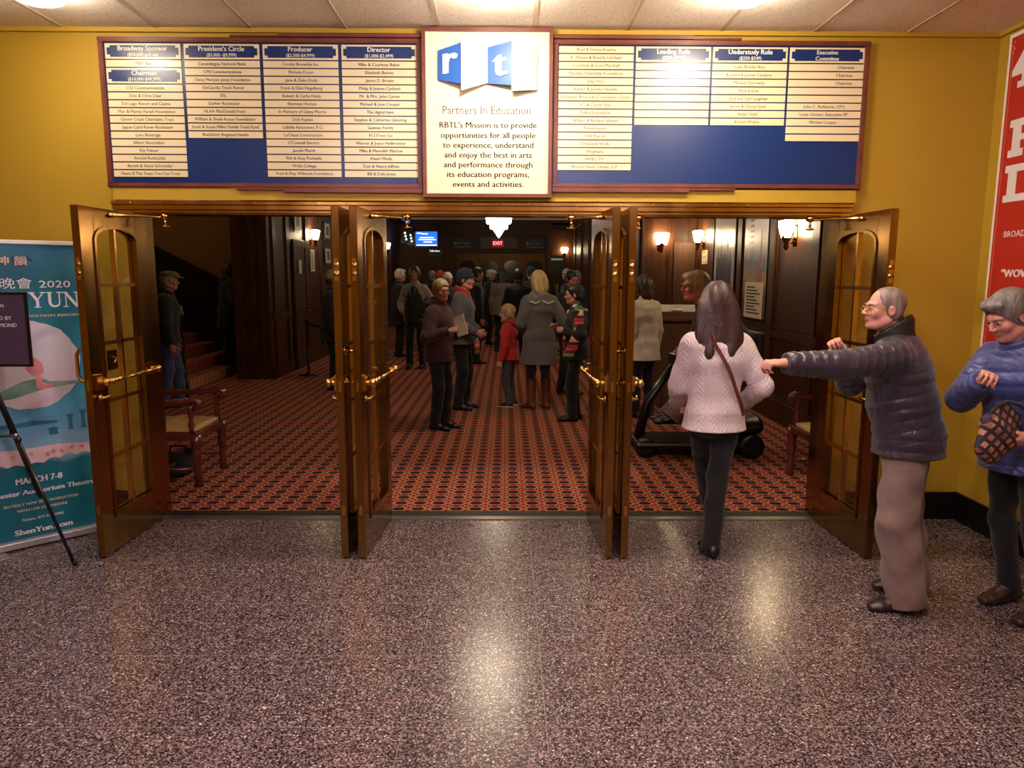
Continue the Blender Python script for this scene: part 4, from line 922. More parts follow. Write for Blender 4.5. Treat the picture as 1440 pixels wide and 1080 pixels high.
MB().prism([(-.065,-.105),(.065,-.105),(.065,.105),(-.065,.105)], .004, .012).xf(Matrix.Rotation(R(-18),4,'Y')).build('pages', 'cream', pg)
bn = person('man in a navy beanie and grey jacket with red shoulders behind the maroon jacket woman', (-.58,4.3,0), R(-100), H=1.78, vox=.008, lean=3, head=(-6,-4,0), hands=((-.38,4.1,1.0),(-.36,4.45,1.0)), feet=((-.62,4.2,0),(-.55,4.4,0)), curl=(.6,.6),
    skin_=(190,132,116), hair=('crop',(60,50,46)), hat=('beanie',(36,44,66)), top=dict(c=(84,82,88), t=.036, hem=.1), legs=dict(c=(14,13,15), t=.024), shoes=(20,18,18), collar=('stand', (176,36,40)))
f = Field(.009); at = bn['at']; f.loft([(at(.43,-.01,.0),.215,.118),(at(.487,-.01,0),.15,.098)], bn['R'], bn['F'], .02); f.cut(at(.425), -bn['up']); sdf_obj('red_yoke', f, cl((170,40,44)), bn['root'])
wb = thing('water_bottle', 'orange labelled plastic bottle hanging at the beanie man side', 'bottle', (-.37,4.06,.74))
MB().lathe([(.03,0),(.034,.02),(.034,.15),(.028,.18),(.014,.2),(.014,.22)]).build('bottle_body', mat('bottle_plastic', (120,110,104), .15), wb)
MB().lathe([(.035,.06),(.035,.13)]).build('bottle_label', mat('orange_label', (200,84,40), .4), wb); MB().lathe([(.016,.215),(.016,.235)]).build('bottle_cap', 'gloss_black', wb)
boy = person('blond boy in a red jacket standing beside the woman in the grey coat', (.04,4.5,0), R(72), H=1.31, vox=.007, lean=2, head=(8,-2,0), hands=((-.03,4.72,.62),(-.08,4.3,.62)), feet=((.09,4.6,0),(.03,4.43,0)), skin_=(200,146,128), hair=('short',(176,142,98)), hk=1.1,
    top=dict(c=(186,26,30), t=.034, hem=.1, flare=.02), legs=dict(c=(70,68,74), t=.02), shoes=(18,18,20), collar=('hood', (150,24,30)), group=None)
for i in (0,1):
    a = boy['an'][i]; mb = MB(); mb.box(a[0]-.035,a[0]+.035,a[1]-.06,a[1]+.15,.002,.016); mb.build('white_sole', 'white', boy['root'], bevel=.012)
COAT = cl((98,94,96), .95, bump=.4, bscale=180)
gc_ = person('blonde woman in a long grey wool coat and brown boots', (.42,4.3,0), R(14), H=1.76, vox=.008, lean=2, head=(14,-8,0), hands=((.62,4.52,1.0),(.22,4.48,1.0)), feet=((.52,4.32,0),(.32,4.3,0)), heel=(0,28), skin_=(196,140,122), hair=('bob',(178,148,96)),
    top=dict(name='coat', m=COAT, t=.036, hem=.34, flare=.06, slit=1), legs=dict(c=(46,54,80), t=.01), shoes=(110,56,32), boots=1, collar=('cowl', (124,116,108)), eyes=False)
mb = MB(); at = gc_['at']
for a, b in ((-.16,-.03),(.0,.14)): mb.tube([at(.44,-.145,a),at(.41,-.152,(a+b)/2),at(.44,-.145,b)], .006, 6)
mb.build('coat_piping', 'white', gc_['root'])
CRK = cl((206,190,176), .95, bump=.6, bscale=60)
person('brown haired woman in a long cream sweater partly hidden by the right brass doors', (1.66,3.7,0), R(30), H=1.71, vox=.009, head=(0,-4,0), feet=((1.74,3.7,0),(1.58,3.72,0)), skin_=(190,132,114), hair=('bob',(60,38,30)), top=dict(name='sweater', m=CRK, t=.026, hem=.2, flare=.03), legs=dict(c=(14,13,15), t=.01), shoes=(14,13,14), eyes=False)
person('dark haired man in a dark jacket and jeans standing behind the grey coat woman', (.88,5.6,0), R(-125), H=1.78, vox=.009, head=(-25,-14,0), feet=((.80,5.62,0),(.96,5.55,0)), skin_=(176,112,92), hair=('crop',(28,22,22)), top=dict(c=(28,26,30), t=.03), legs=dict(c=(54,62,84), t=.018), shoes=(92,52,32))
person('man in a tan flat cap and dark jacket standing at the left of the lobby', (-4.38,4.4,0), R(-72), H=1.75, vox=.009, lean=4, head=(0,-5,0), feet=((-4.42,4.3,0),(-4.3,4.5,0)), skin_=(176,116,100), hair=('short',(150,144,138)), hat=('cap',(120,106,80)), top=dict(c=(22,20,24), t=.036, hem=.1), legs=dict(c=(58,70,104), t=.022), shoes=(20,18,18), collar=('stand', (20,18,20)))
person('brown haired woman in a black hooded coat on the lowest lobby stair', (-4.80,7.62,.165), R(-62), H=1.74, vox=.009, lean=5, head=(-4,4,0), hands=((-4.45,7.42,1.05),None), feet=((-4.86,7.55,.165),(-4.80,7.72,.165)), skin_=(176,112,96), hair=('bob',(66,44,36)), top=dict(c=(18,17,22), t=.045, hem=.3, quilt=(.08,.01)), legs=dict(c=(20,19,22), t=.016), shoes=(30,26,24), collar=('hood', (34,28,26)))
person('person in a pale knit hat behind the left pair of brass doors', (-2.62,5.9,0), R(-80), H=1.76, vox=.011, skin_=(170,112,98), hair=('short',(70,56,50)), hat=('beanie',(150,140,124)), top=dict(c=(22,24,36), t=.036, hem=.2), legs=dict(c=(18,18,22), t=.02), eyes=False)
ly = person('brown haired usher with dark vest over pale sleeves and a lanyard', (-1.68,8.5,0), R(172), H=1.86, vox=.011, head=(4,2,0), hands=((-1.9,8.26,1.06),(-1.42,8.3,1.05)), feet=((-1.80,8.5,0),(-1.56,8.5,0)), skin_=(178,118,104), hair=('bob',(58,40,36)), top=dict(name='shirt', c=(150,142,138), t=.018, hem=.1), legs=dict(c=(18,17,20), t=.018))
f = Field(.011); at = ly['at']; f.loft([(at(-.08),.21,.172),(at(.0),.205,.168),(at(.17),.18,.155),(at(.34),.16,.162),(at(.42),.11,.135)], ly['R'], ly['F'], .03); sdf_obj('vest', f, cl((36,34,40)), ly['root'])
MB().tube([at(.5,.06,.06),at(.4,.165,.04),at(.2,.165,0),at(.4,.165,-.04),at(.5,.06,-.06)], .007, 6).build('lanyard', cl((120,110,104)), ly['root'])
# the crowd further in
crowd = [
 ('white haired man in a black overcoat at the left of the crowd', -2.28,10.4,-70,1.82,('swept',(200,192,178)),None,(20,18,20),.3,(20,18,20)),
 ('person in a red knit hat behind the usher', -1.5,11.2,-120,1.78,('short',(60,44,40)),('beanie',(176,46,34)),(34,36,48),.15,(24,22,26)),
 ('person in a white knit hat behind the navy beanie man', -1.2,9.7,-150,1.74,('bob',(70,52,44)),('beanie',(214,206,190)),(30,26,30),.2,(24,22,26)),
 ('dark haired man in black behind the navy beanie man, facing right', -.62,9.2,-75,1.86,('crop',(22,18,20)),None,(16,15,18),.25,(16,15,18)),
 ('woman in black holding a pale leaflet, far back in the lobby', -.68,14.6,165,1.7,('bob',(36,28,28)),None,(18,17,20),.2,(18,17,20)),
 ('elderly man in a white cap at the back of the lobby', -.45,13.2,-95,1.84,('short',(190,184,176)),('cap',(206,198,184)),(22,22,26),.2,(22,22,26)),
 ('woman with long black hair and a plaid shawl at the back', -.12,11.4,-20,1.84,('longer',(18,15,18)),None,(92,76,64),.15,(18,17,20)),
 ('broad man in a long black coat in the centre of the crowd', .22,9.4,10,1.82,('short',(36,30,30)),None,(15,14,17),.5,(15,14,17)),
 ('person in a dark knit cap behind the blonde woman', .55,10.9,30,1.88,('short',(40,32,30)),('beanie',(30,34,44)),(26,24,28),.2,(20,18,20)),
 ('bald man in a blue shirt with bowed head by the right centre door', 1.36,8.6,80,1.8,('thin',(150,140,134)),None,(48,62,104),.12,(24,24,34)),
 ('grey haired man in a dark coat beside the bald man', 1.34,10.6,120,1.84,('short',(140,132,122)),None,(28,26,30),.2,(22,20,24)),
 ('woman in a dark coat half hidden left of the pale leaflet woman', -.95,12.2,-60,1.84,('bob',(48,34,32)),None,(24,22,26),.2,(18,17,20)),
 ('man in a black coat standing by the far doors', .9,14.8,170,1.8,('short',(60,54,50)),None,(20,20,24),.2,(18,17,20)),
 ('person in a dark jacket far back on the left of the lobby', -1.9,13.4,-30,1.8,('short',(120,110,100)),None,(26,26,34),.15,(20,20,24)),
]
for lab, x, y, rz, Hh, hr, ht, tc_, hem, lc in crowd:
    bald = 'bald' in lab
    p = person(lab, (x,y,0), R(rz), H=Hh, vox=.012, lean=3, head=(0,-22 if bald else -3,0), wid=1.12 if 'broad' in lab else 1, skin_=(178,122,108), hair=hr, hat=ht, top=dict(c=tc_, t=.034, hem=hem, flare=.02), legs=dict(c=lc, t=.02), eyes=False,
           hands=((x-.12,y-.26,1.08),(x+.12,y-.26,1.08)) if 'leaflet' in lab and 'holding' in lab else (None,None))
    if 'holding' in lab:
        lf = thing('leaflet', 'pale printed leaflet held by the far woman in black', 'leaflet', (x,y-.36,1.08)); MB().box(-.1,.1,-.004,.004,-.14,.14).build('paper', 'cream', lf)
        mb = MB()
        for k in range(4): mb.box(-.07,.07,-.006,-.004,.07-.045*k,.085-.045*k)
        mb.build('print', 'ink2', lf)
# ================================================================== roll-up banner on the left
bn_ = thing('rollup_banner', 'teal roll-up theatre banner standing left of the brass doors', 'banner', (-2.755,-.27,0), R(45.2))
BW = .66
def banner_print_mat():
    m, nt, b = nmat('banner_print'); N, L = nt.nodes, nt.links
    tc = N.new('ShaderNodeTexCoord'); s = N.new('ShaderNodeSeparateXYZ'); L.new(tc.outputs['Object'], s.inputs[0]); f = math_fn(nt)
    n = N.new('ShaderNodeTexNoise'); n.inputs['Scale'].default_value = 4; n.inputs['Detail'].default_value = 3; L.new(tc.outputs['Object'], n.inputs[0])
    r = N.new('ShaderNodeValToRGB'); L.new(f('ADD', f('DIVIDE', s.outputs[2], 1.95), f('MULTIPLY', f('SUBTRACT', n.outputs['Fac'], .5), .1)), r.inputs[0]); e = r.color_ramp
    e.elements[0].color = lin((8,104,124)); e.elements[0].position = .27; e.elements[1].position = 1; e.elements[1].color = lin((52,120,156))
    for p, c in ((.3,(132,172,204)), (.4,(96,156,196)), (.5,(60,150,186)), (.68,(20,120,148)), (.86,(10,92,116))): el = e.elements.new(p); el.color = lin(c)
    L.new(r.outputs[0], b.inputs['Base Color']); b.inputs['Roughness'].default_value = .45; return m
MB().box(-BW+.004, -.004, -.002, .002, .05, 1.905).build('print', banner_print_mat(), bn_)
MB().box(-BW, 0, -.012, .012, 1.9, 1.925).build('top_rail', 'white', bn_, bevel=.003)
MB().box(-BW-.01, .005, -.05, .05, .008, .055).build('base', mat('silver_base', (196,190,194), .35, .6), bn_, bevel=.008)
for x in (-.58,-.07): MB().box(x-.03, x+.03, -.17, .12, 0, .008).build('foot', 'steel', bn_, bevel=.003)
MB().tube([(-BW/2,.02,.05),(-BW/2,.02,1.9)], .01).build('pole', 'steel', bn_)
def fl(poly, m, y, name): return MB().prism(poly, -y, -.0015).build(name, m, bn_)
PALE = mat('fan_white', (206,206,228), .5, rgb2=(224,196,212), nscale=2.2); PNK = mat('dress_pink', (206,92,112), .5, rgb2=(230,150,160), nscale=9); GRN = mat('dress_green', (60,120,110), .5, rgb2=(150,180,180), nscale=7)
pts = []
for k in range(72):
    a = 2*PI*k/72; r = .285*(1+.012*math.sin(9*a)+.008*math.sin(23*a)); pts.append((-.325+r*math.cos(a), 1.155+r*.97*math.sin(a)))
fl([(max(-.655, x), z) for x, z in pts], PALE, .003, 'fan')
fl([(-.655,.985),(-.5,1.0),(-.36,1.06),(-.27,1.07),(-.22,1.045),(-.05,1.035),(-.04,1.02),(-.25,1.0),(-.42,.955),(-.655,.94)], GRN, .0034, 'dress')
fl([(-.33,1.21),(-.29,1.2),(-.255,1.16),(-.25,1.1),(-.275,1.085),(-.31,1.09),(-.345,1.13)], PNK, .0038, 'bodice')
fl([(-.285,1.085),(-.3,1.05),(-.295,1.01),(-.26,1.0),(-.22,1.01),(-.19,1.035),(-.235,1.03),(-.262,1.045),(-.262,1.08)], PNK, .0042, 'ribbon')
SIL = mat('bridge_teal', (40,104,134), .5)
fl([(-.655,.765),(-.2,.775),(-.2,.79),(-.3,.8),(-.34,.81),(-.37,.8),(-.5,.795),(-.655,.78)], SIL, .003, 'bridge')
for x, z, h in ((-.125,.72,.1),(-.05,.72,.12)): fl([(x-.02,z),(x+.02,z),(x+.012,z+.02),(x+.012,z+h-.03),(x+.022,z+h),(x-.022,z+h),(x-.012,z+h-.03),(x-.012,z+.02)], SIL, .003, 'tower')
fl([(-.25,.7),(-.2,.7),(-.2,.735),(-.19,.74),(-.225,.75),(-.26,.74),(-.25,.735)], SIL, .0032, 'pavilion')
pts = [(-.655,.64),(-.4,.63),(-.2,.635),(-.005,.615)]
for k in range(60): t = k/59; x = -.005-.65*t; pts.append((x, .535-.012*t+.018*abs(math.sin(t*21))+.014*math.sin(t*8)))
fl(pts, mat('blossom_white', (216,204,214), .5, rgb2=(226,170,180), nscale=16), .003, 'blossoms')
for x, z in ((-.46,.585),(-.36,.59),(-.27,.575),(-.235,.59),(-.19,.585),(-.13,.6),(-.07,.595),(-.02,.6)): fl([(x+.004,z-.012),(x+.017,z+.014),(x+.006,z+.006),(x,z+.022),(x-.006,z+.007),(x-.018,z+.012),(x-.005,z-.006)], PNK, .0045, 'stamen')
EW, PEACH = mat('print_white', (232,224,236), .5), mat('print_peach', (226,196,170), .5)
def bt(t, u0, u1, z, h, m=EW, bold=.02, y=-.0035, **k): return lettering(t, m, ((u0+u1)/2, y, z), h=h, w=abs(u1-u0), bold=bold, parent=bn_, **k)
bt('MARCH 7-8', -.455, -.2, .425, .056, bold=.035); bt('Rochester Auditorium Theatre', -.645, -.015, .352, .044, bold=.035)
bt('ENTIRELY NEW 2020 PRODUCTION', -.53, -.118, .277, .023, PEACH, .025); bt('WITH LIVE ORCHESTRA', -.465, -.183, .237, .023, PEACH, .025)
bt('Tickets: 877-516-0905', -.445, -.21, .175, .024, EW, .015); bt('ShenYun.com', -.486, -.165, .098, .05, EW, .04)
bt('5,000 YEARS OF CIVILIZATION REBORN', -.65, -.008, 1.461, .021, PEACH, .025)
bt('2020', -.232, -.06, 1.655, .062, EW, .0); bt('神韻晚會', -.62, -.27, 1.658, .072, EW, .0)
bt('神 韻', -.445, -.285, 1.795, .06, PEACH, .02)
fl([(-.36,1.83),(-.33,1.8),(-.31,1.76),(-.345,1.77),(-.37,1.8)], mat('logo_navy', (44,52,104), .5), .003, 'logo_leaf'); fl([(-.3,1.84),(-.26,1.81),(-.255,1.79),(-.285,1.81)], mat('logo_navy2', (44,52,104), .5), .003, 'logo_leaf')
def roman(word, x0, z0, h, adv):
    """thick and thin roman capitals with serifs"""
    mb = MB(); x = x0; th, tn, y0, y1 = .016, .006, -.0036, -.0015
    def st(a, b, wd): d = Vector((b[0]-a[0],0,b[1]-a[1])); n = Vector((d.z,0,-d.x)).normalized()*wd/2; mb.prism([(a[0]-n.x,a[1]-n.z),(a[0]+n.x,a[1]+n.z),(b[0]+n.x,b[1]+n.z),(b[0]-n.x,b[1]-n.z)], y0, y1)
    def sf(cx, z, w_=.034): mb.box(cx-w_/2, cx+w_/2, y0, y1, z-.003, z+.003)
    T, B = z0+h, z0
    for c in word:
        if c == 'Y': m_ = x+.036; st((x+.004,T),(m_,z0+h*.48),th); st((x+.07,T),(m_,z0+h*.48),tn); st((m_,z0+h*.5),(m_,B),th); sf(x+.006,T,.036); sf(x+.068,T,.03); sf(m_,B,.036)
        if c == 'U':
            st((x+.012,T),(x+.012,z0+h*.3),th); st((x+.066,T),(x+.066,z0+h*.3),tn); sf(x+.012,T); sf(x+.066,T,.03); q = [(x+.039-.027*math.cos(PI*k/8), z0+h*.3-h*.27*math.sin(PI*k/8)) for k in range(9)]
            for k in range(8): st(q[k], q[k+1], th-(th-tn)*k/8)
        if c == 'N': st((x+.01,T),(x+.01,B),tn); st((x+.008,T),(x+.072,B),th); st((x+.072,B),(x+.072,T),tn); sf(x+.006,T,.03); sf(x+.01,B,.03); sf(x+.072,T,.03)
        if c == 'H': st((x+.01,T),(x+.01,B),th); st((x+.066,T),(x+.066,B),th); st((x+.01,z0+h/2),(x+.066,z0+h/2),tn); [sf(x+a,b) for a in (.01,.066) for b in (T,B)]
        if c == 'E': st((x+.01,T),(x+.01,B),th); [st((x+.005,a),(x+.05,a),tn) for a in (T,z0+h/2,B)]
        if c == 'S':
            q = [(x+.03+.022*math.cos(a), z0+h*.74+h*.24*math.sin(a)) for a in [R(30+240*k/8) for k in range(9)]]+[(x+.03+.024*math.cos(a), z0+h*.26+h*.25*math.sin(a)) for a in [R(90-250*k/8) for k in range(9)]]
            for k in range(len(q)-1): st(q[k], q[k+1], .011)
        x += adv
    return mb
roman('YUN', -.285, 1.515, .09, .092).build('title', EW, bn_); roman('SHEN', -.648, 1.515, .09, .083).build('title', EW, bn_)
# ================================================================== sign on an easel in front of the banner
es = thing('easel_sign', 'dark plum notice board on a black tripod easel at the left edge', 'sign', (-2.94,-.96,0), R(4))
MB().box(-.30,.262,-.008,.004,1.21,1.615).build('board', mat('plum_board', (74,58,84), .5), es, bevel=.004)
mb = MB()
for a, b, c, d in ((-.305,.267,1.607,1.62),(-.305,.267,1.205,1.218),(-.305,-.294,1.205,1.62),(.256,.267,1.205,1.62)): mb.box(a,b,-.012,.006,c,d)
mb.build('board_frame', 'gloss_black', es)
for tx, z, h in (('N',1.545,.026),('D BY',1.476,.03),('MOND',1.437,.03)): lettering(tx, EW, (.235 if tx != 'N' else .225,-.009,z), h=h, bold=.03, parent=es, align='RIGHT').location.x = {'N':.145,'D BY':.18,'MOND':.205}[tx]
for a in ((.37,.055,0),(-.4,.055,0),(-.02,.6,0)):
    mb = MB(); t0 = Vector((-.02,.02,1.25)); e = Vector(a); m_ = t0+(e-t0)*.38; mb.tube([t0,m_], .013, 10); mb.tube([m_,e], .010, 10); mb.ell(tuple(m_), (.018,.018,.022)); mb.lathe([(.014,0),(.014,.03)], tuple(e)); mb.build('leg', 'gloss_black', es)
MB().tube([(.118,.035,.80),(-.15,.035,.79)], .008).build('brace', 'gloss_black', es); MB().ell((.118,.03,.80), (.016,.016,.02)).build('clamp', 'steel', es)
# ================================================================== red poster on the right wall (local x runs towards the camera)
rp = thing('wall_poster', 'tall red show poster with white lettering on the right wall', 'poster', (3.235,-.115,0), -PI/2)
MB().box(0,1.15,-.012,-.001,1.165,3.255).build('white_border', 'white', rp); MB().box(.025,1.125,-.014,-.011,1.19,3.23).build('red_sheet', mat('poster_red', (178,36,28), .45), rp)
mb = MB(); q = .045
for a, b, c, d in ((q,q+.004,1.25,3.17),(1.15-q-.004,1.15-q,1.25,3.17),(.1,1.05,1.206,1.21),(.1,1.05,3.206,3.21)): mb.box(a,b,-.0155,-.013,c,d)
for k in range(7): mb.ell((.05+.012*math.sin(k*2.1),-.0145,1.215+.012*k), (.008,.001,.006), 8, 4); mb.ell((.05+.012*math.sin(k*2.1),-.0145,3.205-.012*k), (.008,.001,.006), 8, 4)
mb.build('line_border', mat('poster_line', (214,120,96), .5), rp)
LW = mat('poster_white', (226,220,222), .45)
y0, y1 = -.017, -.013
def glyph(name, rects, poly=None):
    mb = MB()
    if poly: mb.prism(poly, y0, y1)
    for k, (a, b, c, d) in enumerate(rects): mb.box(a, b, y0-.0004*k, y1, c, d)
    mb.build(name, LW, rp)
x, z, h, w_, t = .095, 2.48, .23, .34, .075
glyph('headline_letter', [(x+.03,x+.03+t,z,z+h),(x+w_-.03-t,x+w_-.03,z,z+h),(x+.04,x+w_-.04,z+h*.42,z+h*.58)]+[(a,a+t+.06,b,b+.045) for a in (x, x+w_-t-.06) for b in (z, z+h-.045)])
glyph('headline_letter', [(.12,.2,2.2,2.43),(.09,.32,2.2,2.245),(.09,.32,2.385,2.43),(.31,.39,2.225,2.405)])
glyph('headline_letter', [], [(.06,2.985),(.06,3.02),(.16,3.14),(.235,3.14),(.235,3.02),(.275,3.02),(.275,2.985),(.235,2.985),(.235,2.945),(.27,2.945),(.27,2.905),(.12,2.905),(.12,2.945),(.155,2.945),(.155,2.985)])
lettering('BROADW', LW, (.135,-.0145,1.995), h=.055, w=.26, bold=.015, parent=rp, align='LEFT'); lettering('"WOW', LW, (.15,-.0145,1.745), h=.07, w=.26, bold=.05, parent=rp, align='LEFT')
lettering('M', LW, (.25,-.0145,1.39), h=.05, bold=.05, parent=rp, align='LEFT'); lettering('B', LW, (.26,-.0145,1.31), h=.035, bold=.03, parent=rp, align='LEFT')
# ================================================================== two turned-leg armchairs just inside the doors
REDW = mat('red_mahogany', (74,30,26), .22, rgb2=(104,44,38), nscale=8, coat=.4); TANL = mat('tan_leather', (176,134,84), .45, bump=.1)
def armchair(loc, rz, label):
    t = thing('armchair', label, 'chair', loc, rz, None); w_, d_ = .29, .27
    prof = [(.028,0),(.034,.015),(.028,.05),(.036,.07),(.026,.1),(.03,.22),(.042,.27),(.03,.31),(.04,.335),(.04,.43)]
    for x in (-w_, w_): MB().lathe(prof, (x,d_,0), 16).build('leg', REDW, t)
    for x in (-w_+.02, w_-.02): MB().bar((x,-d_,.43), (x,-d_-.06,0), .045, .045).build('leg', REDW, t)
    mb = MB(); mb.box(-w_-.03,w_+.03,d_-.03,d_+.03,.385,.445); mb.box(-w_-.03,w_+.03,-d_-.03,-d_+.03,.385,.445); mb.box(-w_-.03,-w_+.03,-d_,d_,.385,.445); mb.box(w_-.03,w_+.03,-d_,d_,.385,.445)
    mb.build('seat_frame', REDW, t, bevel=.006)
    f = Field(.009); f.loft([(A(0,-.25,.455),.285,.038),(A(0,0,.46),.295,.05),(A(0,.25,.455),.285,.036)], A(1,0,0), A(0,0,1)); f.cut((0,0,.444),(0,0,-1)); sdf_obj('seat_cushion', f, TANL, t)
    mb = MB(); mb.tube([(-w_,d_-.02,.14),(-w_+.01,-d_-.03,.14)], .016); mb.tube([(w_,d_-.02,.14),(w_-.01,-d_-.03,.14)], .016); mb.tube([(-w_,0,.14),(w_,0,.14)], .016); mb.build('stretcher', REDW, t)
    for x in (-w_, w_):
        MB().lathe([(.024,0),(.018,.04),(.028,.07),(.016,.11),(.024,.16),(.018,.2),(.02,.235)], (x,d_-.03,.44), 14).build('arm_post', REDW, t)
        a = [(x,-d_-.04,.70),(x,-.1,.685),(x,.1,.69),(x,.24,.705)]+[(x,.275+.035*math.sin(k*.9),.675+.035*math.cos(k*.9)) for k in range(5)]
        MB().tube(a, [.022,.024,.026,.028,.028,.026,.024,.02,.016], 12).build('armrest', REDW, t)
    mb = MB()
    for x in (-w_+.02, w_-.02): mb.bar((x,-d_,.42), (x,-d_-.1,1.05), .045, .045)
    mb.bar((-w_,-d_-.1,1.06), (w_,-d_-.1,1.06), .05, .07); mb.bar((-w_,-d_-.02,.55), (w_,-d_-.02,.55), .04, .05); mb.build('back_frame', REDW, t, bevel=.005)
    MB().box(-w_+.05,w_-.05,-.03,.03,-.22,.22).xf(Matrix.Translation((0,-d_-.06,.8)) @ Matrix.Rotation(R(9),4,'X')).build('back_cushion', TANL, t, bevel=.02)
    return t
armchair((-2.80,1.05,.003), R(-88), 'carved armchair with tan seat just inside the left door')
armchair((2.76,.86,.003), R(92), 'carved armchair with tan seat just inside the right door')
f = Field(.01); f.ell((0,0,.1),(.16,.2,.1),.03); f.ell((.08,.1,.13),(.08,.09,.09),.05); f.ell((-.05,-.1,.12),(.09,.1,.1),.05); f.cut((0,0,.0),(0,0,-1))
cb = thing('bag', 'black bag slumped on the carpet beneath the left armchair', 'bag', (-2.84,1.12,.003)); sdf_obj('pouch', f, cl((14,13,15), .9), cb); MB().tube([(-.08,0,.16),(-.05,0,.25),(.05,.02,.25),(.1,.04,.18)], .008, 8).build('strap', cl((14,13,15), .9), cb)
# ================================================================== lobby furnishings
lc = thing('lectern', 'wooden host desk behind the woman in the white sweater', 'desk', (2.35,4.6,.003))
MB().box(-.36,.36,-.26,.26,0,1.14).build('cabinet', 'wood2', lc); MB().box(-.40,.40,-.3,.3,1.14,1.19).build('ledge', 'wood2', lc, bevel=.008); MB().prism([(-.28,1.19),(.28,1.19),(.28,1.33),(-.28,1.26)], -.38, .38, lambda u, v, d: (d, u, v)).build('sloped_top', 'wood2', lc)
pp = thing('paper', 'white paper lying on the wooden host desk', 'paper', (2.2,4.42,1.287)); MB().box(-.07,.07,-.04,.04,0,.004).xf(Matrix.Rotation(R(7.1),4,'X')).build('sheet', 'cream', pp)
# posters on the right lobby wall (local x runs towards the camera from the far edge)
def art_mat(name, cols, sc):
    m, nt, b = nmat(name); N, L = nt.nodes, nt.links; tc = N.new('ShaderNodeTexCoord'); s = N.new('ShaderNodeSeparateXYZ'); L.new(tc.outputs['Object'], s.inputs[0]); f = math_fn(nt)
    n = N.new('ShaderNodeTexNoise'); n.inputs['Scale'].default_value = sc; n.inputs['Detail'].default_value = 5; L.new(tc.outputs['Object'], n.inputs[0])
    r = N.new('ShaderNodeValToRGB'); e = r.color_ramp; L.new(f('ADD', f('DIVIDE', f('SUBTRACT', s.outputs[2], 1.2), 1.5), f('MULTIPLY', f('SUBTRACT', n.outputs['Fac'], .5), .35)), r.inputs[0])
    e.elements[0].color = lin(cols[0]); e.elements[1].color = lin(cols[-1])
    for i, c in enumerate(cols[1:-1]): el = e.elements.new((i+1)/(len(cols)-1)); el.color = lin(c)
    L.new(r.outputs[0], b.inputs['Base Color']); b.inputs['Roughness'].default_value = .25; return m
def lobby_poster(y, w_, z0, z1, m, label):
    t = thing('show_poster', label, 'poster', (RX-.002,y,0), -PI/2); MB().box(-.03,w_+.03,-.03,0,z0-.03,z1+.03).build('frame', 'black', t); MB().box(0,w_,-.034,-.028,z0,z1).build('print', m, t); return t
t = lobby_poster(6.42, .98, 1.28, 2.66, art_mat('pale_art', [(200,140,140),(190,170,190),(206,206,222),(226,226,232),(232,230,236)], 3), 'pale poster with dusky blue tower silhouettes on the right lobby wall')
mb = MB()
for x, w_, h in ((.12,.16,.75),(.3,.1,.95),(.42,.16,.8),(.6,.1,.98),(.72,.14,.72)): mb.box(x,x+w_,-.037,-.033,1.35,1.35+h*.85); mb.prism([(x+w_*.3,1.35+h*.85),(x+w_*.7,1.35+h*.85),(x+w_*.5,1.35+h*.85+.16)], -.037, -.033)
mb.build('towers', mat('dusk_blue', (64,66,100), .4, rgb2=(40,44,60), nscale=5), t)
t = lobby_poster(4.98, .86, 1.18, 2.66, art_mat('warm_art', [(96,86,84),(130,108,96),(222,172,104),(140,162,192),(214,214,214),(232,228,220),(232,228,220),(90,120,184)], 4), 'pale poster with a blue top and an orange skyline on the right lobby wall')
mb = MB(); mb.prism([(.55,1.62),(.75,1.62),(.68,1.85),(.66,2.15),(.65,2.3),(.64,2.15),(.62,1.85)], -.037, -.033); mb.build('spire', mat('spire_orange', (170,90,60), .4), t)
mb = MB()
for k in range(5): mb.box(.22,.34,-.037,-.033,2.42-.07*k,2.45-.07*k)
mb.build('print_lines', 'blue', t)
def notice(loc, rz, w_, h, label, lines=5):
    t = thing('paper_notice', label, 'notice', loc, rz); MB().box(-w_/2,w_/2,-.008,0,-h/2,h/2).build('sheet', 'cream', t); mb = MB()
    for k in range(lines): mb.box(-w_*.38,w_*(.1+.28*((k*7)%3)/2),-.0095,-.0075,h*(.36-.72*k/max(1,lines-1))-h*.02,h*(.36-.72*k/max(1,lines-1))+h*.02)
    mb.build('print', 'ink2', t); return t
t = notice((RX-.045,4.5,1.41), -PI/2, .68, .46, 'white printed placard over the lower part of the orange skyline poster', 9)
notice((RX-.002,7.1,2.02), -PI/2, .34, .22, 'small white notice below the sconce beside the tower poster', 3)
bp_ = thing('wood_board', 'plain brown wooden board on the return wall below the sconce', 'board', (3.05,YR-.04,0)); MB().box(-.2,.15,-.03,0,1.0,2.27).build('panel', 'wood2', bp_)
# left lobby wall: door, pictures, notices, rope post
t = bpy.data.objects.new('door_7', None); C.objects.link(t); t['kind'] = 'structure'; tag(t, 'dark panelled door in the left lobby wall', 'door'); t.location = (LX+.03,8.57,0); t.rotation_euler = (0,0,PI/2)
MB().box(-.42,.42,-.03,.0,0,2.33).build('leaf', 'wood', t); mb = MB()
for a, b, c, d in ((-.42,-.33,0,2.33),(.33,.42,0,2.33),(-.33,.33,2.2,2.33),(-.33,.33,0,.2),(-.33,.33,1.0,1.12)): mb.box(a,b,-.045,-.03,c,d)
mb.build('rails', 'wood', t, bevel=.006); MB().ell((.36,-.07,1.03),(.03,.03,.03)).build('door_knob', 'brass2', t)
notice((LX+.077,8.5,1.85), PI/2, .17, .24, 'small white notice on the dark lobby door', 4)
notice((LX+.03,9.55,1.98), PI/2, .3, .42, 'white menu sheet below the left wall sconce', 8)
